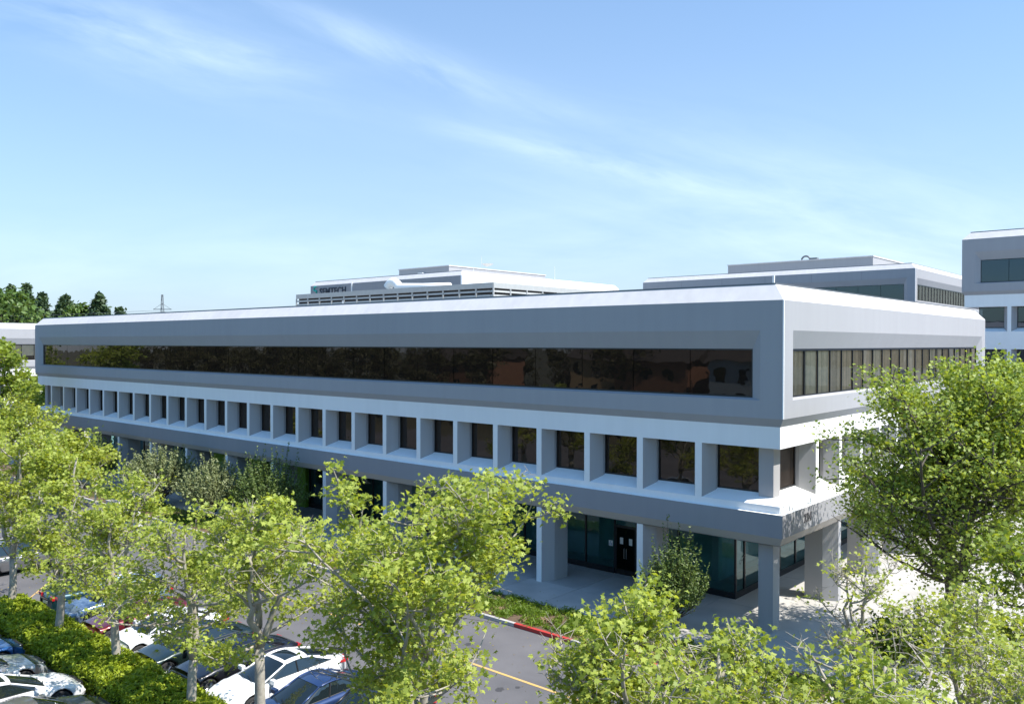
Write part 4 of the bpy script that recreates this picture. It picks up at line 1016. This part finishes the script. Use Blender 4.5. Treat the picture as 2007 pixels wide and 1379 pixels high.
def make_car(kind, paintm, label, loc, rz, glassroof=False, rails=False, group=None, name='parked_car', rimm='rim'):
    K = KIND[kind]; L, W, H = K['L'], K['W'], K['H']; hl, hw = L/2, W/2; wr = K['wheel']
    root = thing(name, label, 'car', (*loc, 0.004), rz, group)
    fwy, rwy = hl-0.88, -hl+0.98
    AR = wr+0.075
    ys = set(np.linspace(-hl, hl, 21).tolist())
    for wy in (fwy, rwy):
        for q in range(9): ys.add(wy - AR*math.cos(math.pi*q/8))
    ys = sorted(ys | {-hl*0.985, hl*0.985, -hl*0.955, hl*0.955, -hl*.90, hl*.90})
    body = MB(); under = MB(); sec = []
    for y in ys:
        u = y/hl; au = abs(u)
        w = hw*(1 - 0.035*max(0,(au-0.45)/0.55)**1.5 - 0.20*max(0,(au-0.86)/0.14)**2.2)
        zd = lerp_tab(K['deck'], u)
        zb = 0.20 + 0.16*max(0,(au-0.90)/0.10)**1.5
        zl = zb+0.03
        for wy in (fwy, rwy):
            if abs(y-wy) < AR+1e-6: zl = max(zl, wr+math.sqrt(max(0, AR*AR-(y-wy)**2)))
        zs = min(K['belt'], zd-0.02); zm = max(zl+0.02, 0.5*(zs+0.25)); zs2 = max(zs, zm+0.02)
        inn = 0.93 if au < .9 else 0.93
        sec.append([(w*0.975,zl),(w*0.995,max(zl+0.015, 0.42)),(w, zm+0.03),(w*0.985,zs2-0.07 if zs2-0.07 > zm+0.04 else zm+0.05),(w*0.945,zs2),(w*0.86,max(zs2+0.015,zd-0.015)),(w*0.5,zd+0.012),(0,zd+0.02)])
    n = len(sec[0]); full = []
    for y, s_c in zip(ys, sec):
        ring_ = [(x,y,z) for x,z in s_c] + [(-x,y,z) for x,z in s_c[-2::-1]]
        full.append(ring_)
    m_ = len(full[0])
    for rg in full: body.v += rg
    for i in range(len(full)-1):
        for k in range(m_-1): body.f.append((i*m_+k, i*m_+k+1, (i+1)*m_+k+1, (i+1)*m_+k))
    body.f.append(tuple(range(m_))); body.f.append(tuple((len(full)-1)*m_+k for k in range(m_))[::-1])
    bo = body.build('body', paintm, root, True)
    und = MB().box(-hw*0.80, hw*0.80, -hl*0.93, hl*0.93, 0.18, 0.62); und.build('underbody', M['trim'], root)
    # greenhouse
    g0, g1, g2, g3 = [q*hl for q in K['gh']]
    def dk(y): return lerp_tab(K['deck'], y/hl)
    def wt_(y): return hw*(0.86 if abs(y/hl) < .85 else 0.82)
    rw = hw*0.66
    def top(y):   # roof height with a slight crown
        t = (y-g1)/(g2-g1); return H - 0.055*(2*t-1)**2 - (0.03 if t < 0 else 0)
    A0 = (wt_(g3)*0.97, g3, dk(g3)-0.01); A1 = (rw, g2, top(g2)-0.05)
    # side glass as a patch strip between belt line and roof edge
    nS = 9; bot = []; tp = []
    for q in range(nS+1):
        t = q/nS; yb = g0 + (g3-g0)*t; yt = g1 + (g2-g1)*t
        bot.append((wt_(yb)*(0.97 if 0 < q < nS else 0.9), yb, dk(yb)-0.015)); tp.append((rw*(1.0 if 0 < q < nS else 0.96), yt, top(yt)-0.055))
    for sx in (1, -1):
        sg_ = MB()
        for q in range(nS):
            a_, b_, c_, d_ = bot[q], bot[q+1], tp[q+1], tp[q]
            sg_.poly([(sx*a_[0],a_[1],a_[2]),(sx*b_[0],b_[1],b_[2]),(sx*c_[0],c_[1],c_[2]),(sx*d_[0],d_[1],d_[2])])
        sg_.build('side_window', M['carglass'], root, True)
    def screen(nm, yb, yt, wb_, wtp):
        s_ = MB(); N = 6
        for q in range(N+1):
            t = 2*q/N-1; cv = 0.12*(1-t*t)*(1 if yb > yt else -1)
            s_.v.append((wb_*t, yb+cv, dk(yb+cv*0.8)+0.0)); s_.v.append((wtp*t, yt+cv*0.55, top(yt)-0.055*abs(t)**3-0.0))
        for q in range(N): s_.f.append((2*q, 2*q+2, 2*q+3, 2*q+1))
        s_.build(nm, M['carglass'], root, True)
    screen('windshield', g3, g2, bot[-1][0], tp[-1][0]); screen('rear_window', g0, g1, bot[0][0], tp[0][0])
    # roof panel with a rounded edge
    rf = MB(); N = 8; My = 8
    for i in range(My+1):
        y = g1 + (g2-g1)*i/My
        for q in range(N+1):
            t = 2*q/N-1; cv = 0.066*(1-t*t)*((i/My)*2-1 if i in (0,My) else 0)
            rf.v.append(((rw+0.012)*t, y+cv, top(y)+0.012-0.07*abs(t)**3.2))
    for i in range(My):
        for q in range(N): rf.f.append((i*(N+1)+q, i*(N+1)+q+1, (i+1)*(N+1)+q+1, (i+1)*(N+1)+q))
    ro = rf.build('roof', paintm, root, True)
    if glassroof:
        gr = MB(); ya, yb = g1+(g2-g1)*0.30, g2-(g2-g1)*0.10
        for i in range(5):
            y = ya+(yb-ya)*i/4
            for q in range(5):
                t = (2*q/4-1)*0.72; gr.v.append((rw*t, y, top(y)+0.020-0.07*abs(t)**3.2))
        for i in range(4):
            for q in range(4): gr.f.append((i*5+q, i*5+q+1, (i+1)*5+q+1, (i+1)*5+q))
        gr.build('sunroof', M['carglass'], ro, True)
    # pillars
    for sx in (1, -1):
        pl_ = MB()
        e = lambda p, o=0.012: (sx*(p[0]+o), p[1], p[2]+0.01)
        pl_.tube([e(bot[-1]), e(tp[-1])], [0.035,0.032], 6); pl_.tube([e(bot[0]), e(tp[0])], [0.05,0.04], 6)
        pl_.tube([e(t_) for t_ in tp], [0.03]*len(tp), 6)
        if kind in ('sedan', 'coupe'):
            pl_.poly([e(bot[0],.014), e(bot[1],.014), e(tp[0],.014)])
        pl_.build('pillar', paintm, root, True)
        pb = MB(); q = 5
        for fr_ in ((5,) if kind != 'minivan' else (4, 6)) + ((2,) if kind in ('suv','minivan','hatch') else ()):
            a_ = bot[fr_]; c_ = tp[fr_]; pb.tube([e(a_, .003), e(c_, .003)], [0.032,0.028], 4)
        pb.tube([e(b_, .006) for b_ in bot], [0.012]*len(bot), 4)
        pb.build('window_trim', M['trim'], root)
        if rails: MB().tube([(sx*rw*0.93, g1+0.15, top(g1)+0.0), (sx*rw*0.93, g1+0.3, H+0.05), (sx*rw*0.93, g2-0.3, H+0.05), (sx*rw*0.93, g2-0.1, top(g2)+0.0)], [0.02]*4, 6).build('roof_rail', M['rim'], root)
        # mirror
        my = g3-0.30
        MB().box(min(sx*hw*0.93, sx*(hw+0.20)), max(sx*hw*0.93, sx*(hw+0.20)), my-0.08, my+0.06, 0.93+(K['belt']-.9), 1.06+(K['belt']-.9)).build('mirror', paintm, root)
        # door seams and handles
        sm = MB()
        for yy in (g3-0.18, (g3+g0)*0.5+0.08, max(g0+0.45, rwy+0.32)):
            sm.tube([(sx*hw*1.0,yy,0.34),(sx*(hw*1.003),yy,0.6),(sx*hw*0.985,yy-0.01,K['belt']-0.05)], [0.006]*3, 3)
        sm.tube([(sx*(hw*1.001),rwy+AR+0.1,0.30),(sx*(hw*1.001),fwy-AR-0.1,0.30)], [0.02]*2, 4)
        sm.build('door_seam', M['trim'], root)
        for yy in ((g3+g0)*0.5+0.20, max(g0+0.60, rwy+0.45)):
            MB().tube([(sx*hw*0.99,yy-0.0,K['belt']-0.14),(sx*(hw*1.02),yy+0.03,K['belt']-0.13),(sx*(hw*1.02),yy+0.17,K['belt']-0.13),(sx*hw*0.99,yy+0.2,K['belt']-0.14)], [0.012]*4, 5).build('door_handle', paintm, root)
        # lamps
        zd = lerp_tab(K['deck'], .93)
        hlp = MB(); x1_, x0_ = sx*hw*0.90, sx*hw*0.52
        hlp.poly([(x0_,hl*0.985,zd-0.13),(x1_*1.0,hl*0.915,zd-0.12),(x1_*1.06,hl*0.83,zd-0.03),(x1_*0.93,hl*0.86,zd+0.028),(x0_,hl*0.965,zd-0.01)])
        hlp.poly([(x0_,hl*1.0,zd-0.22),(x1_*0.96,hl*0.955,zd-0.22),(x1_*1.0,hl*0.915,zd-0.12),(x0_,hl*0.985,zd-0.13)])
        hlp.build('headlight', M['headlight'], root)
        zr = lerp_tab(K['deck'], -.96)
        MB().box(min(sx*hw*0.55,sx*hw*0.88), max(sx*hw*0.55,sx*hw*0.88), -hl*1.003, -hl*0.90, zr-0.20, zr-0.04).poly([(sx*hw*0.985,-hl*0.93,zr-0.18),(sx*hw*0.99,-hl*0.83,zr-0.14),(sx*hw*0.99,-hl*0.83,zr-0.07),(sx*hw*0.96,-hl*0.93,zr-0.05)]).build('taillight', M['taillight'], root)
    gm = MB().box(-hw*0.48, hw*0.48, hl*0.97, hl*1.004, 0.50, 0.66).box(-hw*0.62, hw*0.62, hl*0.965, hl*1.002, 0.26, 0.40)
    gm.build('grille', M['trim'], root)
    MB().box(-0.26, 0.26, hl*1.004, hl*1.010, 0.44, 0.56).build('licence_plate', M['plate'], root)
    MB().box(-0.26, 0.26, -hl*1.012, -hl*1.004, 0.55, 0.68).build('licence_plate', M['plate'], root)
    wp = MB()
    for q in (-0.35, 0.18): wp.tube([(q*hw, g3+0.10, dk(g3)+0.03), (q*hw+0.5, g3-0.06, dk(g3)+0.10)], [0.01]*2, 4)
    wp.build('wiper', M['trim'], root)
    for wy in (fwy, rwy):
        for sx in (1, -1):
            wh = bpy.data.objects.new('wheel', None); wh.location = (sx*(hw-0.125), wy, wr); wh.parent = root; wh.empty_display_size = 0.1; col.objects.link(wh)
            add('tyre', TYRES[wr], wh); rm_ = add('rim', RIMS[wr], wh, rz=0 if sx > 0 else math.pi)
    return root
TYRES, RIMS = {}, {}
for K in KIND.values():
    r = K['wheel']
    if r in TYRES: continue
    TYRES[r] = MB().lathe([(-0.10,r*0.66),(-0.105,r*0.92),(-0.07,r),(0.07,r),(0.105,r*0.92),(0.10,r*0.66)], 'x', 22).mesh('tyre', M['tyre'], True)
    rb = MB(); rb.lathe([(0.085,r*0.67),(0.10,r*0.64),(0.05,r*0.60),(0.0,r*0.60),(0.0,0.02)], 'x', 20)
    for q in range(10):
        a_ = 2*math.pi*q/10; a2 = a_+0.16*(1 if q % 2 else -1)
        rb.tube([(0.075,0.03*math.cos(a_),0.03*math.sin(a_)),(0.085,r*0.62*math.cos(a2),r*0.62*math.sin(a2))], [0.022,0.014], 4)
    rb.lathe([(0.06,0.07),(0.10,0.05),(0.105,0.001)], 'x', 10)
    RIMS[r] = rb.mesh('rim', M['rim'], False)
PN = dict(teal=paint('dark_teal_paint', (0.012,0.05,0.065)), steel=paint('steel_blue_paint', (0.22,0.30,0.42), 0.6), maroon=paint('maroon_paint', (0.13,0.010,0.018)),
          white=paint('white_paint', (0.80,0.81,0.82), 0.0), green=paint('dark_green_paint', (0.010,0.022,0.020)), black=paint('black_paint', (0.010,0.010,0.014)),
          silver=paint('silver_paint', (0.55,0.57,0.60), 0.6), blue=paint('blue_paint', (0.02,0.10,0.30)), grey=paint('grey_paint', (0.16,0.16,0.17), 0.5), navy=paint('navy_paint', (0.02,0.045,0.13)), champ=paint('champagne_paint', (0.42,0.43,0.42), 0.5))
GN, GS = 'cars nosed up to the building side of the hedge', 'cars nosed up to the near side of the hedge'
yc = -16.15
for kind, pc, x, y, rz, lb, kw in (
    ('hatch','teal',-26.35,-15.7,0.0,'dark teal hatchback showing its red tail lamp to the hedge',{}),
    ('suv','steel',-23.6,-15.9,math.pi,'steel blue compact off-roader facing the hedge between the teal and the maroon car',dict(rails=True)),
    ('sedan','maroon',-20.95,-16.2,math.pi,'maroon saloon facing the hedge',{}),
    ('sedan','white',-18.35,-16.2,math.pi,'white saloon facing the hedge between the maroon and the dark green car',{}),
    ('sedan','green',-15.9,-16.3,math.pi,'very dark green saloon facing the hedge beside a white one',{}),
    ('sedan','black',-13.3,-16.1,math.pi,'black saloon facing the hedge next to the white car with the glass roof',{}),
    ('coupe','white',-10.75,-15.9,math.pi,'white fastback with a dark glass roof facing the hedge',dict(glassroof=True)),
    ('sedan','navy',-8.2,-16.3,math.pi,'navy saloon mostly hidden by leaves right of the glass-roofed white car',{}),
    ('suv','black',-5.6,-16.1,math.pi,'black off-roader under the largest plane tree',{})):
    make_car(kind, PN[pc], lb, (x-0.6, y-0.65), rz, group=GN, **kw)
for kind, pc, x, y, lb, kw in (
    ('suv','silver',-27.4,-23.2,'silver off-roader at the left edge on the near side of the hedge, furthest away',{}),
    ('sedan','champ',-24.9,-23.2,'pale silver car nose at the left edge beyond the bright blue car',{}),
    ('sedan','blue',-22.3,-23.2,'bright blue car at the left edge on the near side of the hedge',{}),
    ('sedan','silver',-19.75,-23.3,'silver grey saloon between the bright blue and the white car',{}),
    ('coupe','white',-16.85,-23.2,'white car with a sunroof at the bottom left corner',dict(glassroof=True)),
    ('sedan','grey',-14.2,-23.3,'dark grey car cut by the bottom edge in front of the white one',{})):
    make_car(kind, PN[pc], lb, (x+0.2, y-0.45), 0.0, group=GS, **kw)
make_car('minivan', PN['grey'], 'dark grey minivan parked across the lane at the left edge', (-36.3, -16.6), 0.0, name='parked_van')
make_car('suv', PN['white'], 'white off-roader parked beyond the dark tree at the right edge', (9.6, 6.6), math.pi, name='parked_car')
make_car('sedan', PN['navy'], 'navy saloon parked along the kerb behind the bare twigs at the bottom right', (0.6, -7.1), math.pi/2)
make_car('sedan', PN['blue'], 'pale topped blue car far away at the left edge under the trees', (-93.5, -4.0), 1.2)
make_car('sedan', PN['black'], 'black car far away left of the long building', (-89.0, 2.5), 1.4)
make_car('suv', PN['maroon'], 'dark red car far away beside the black one', (-91.5, 7.0), 1.4)
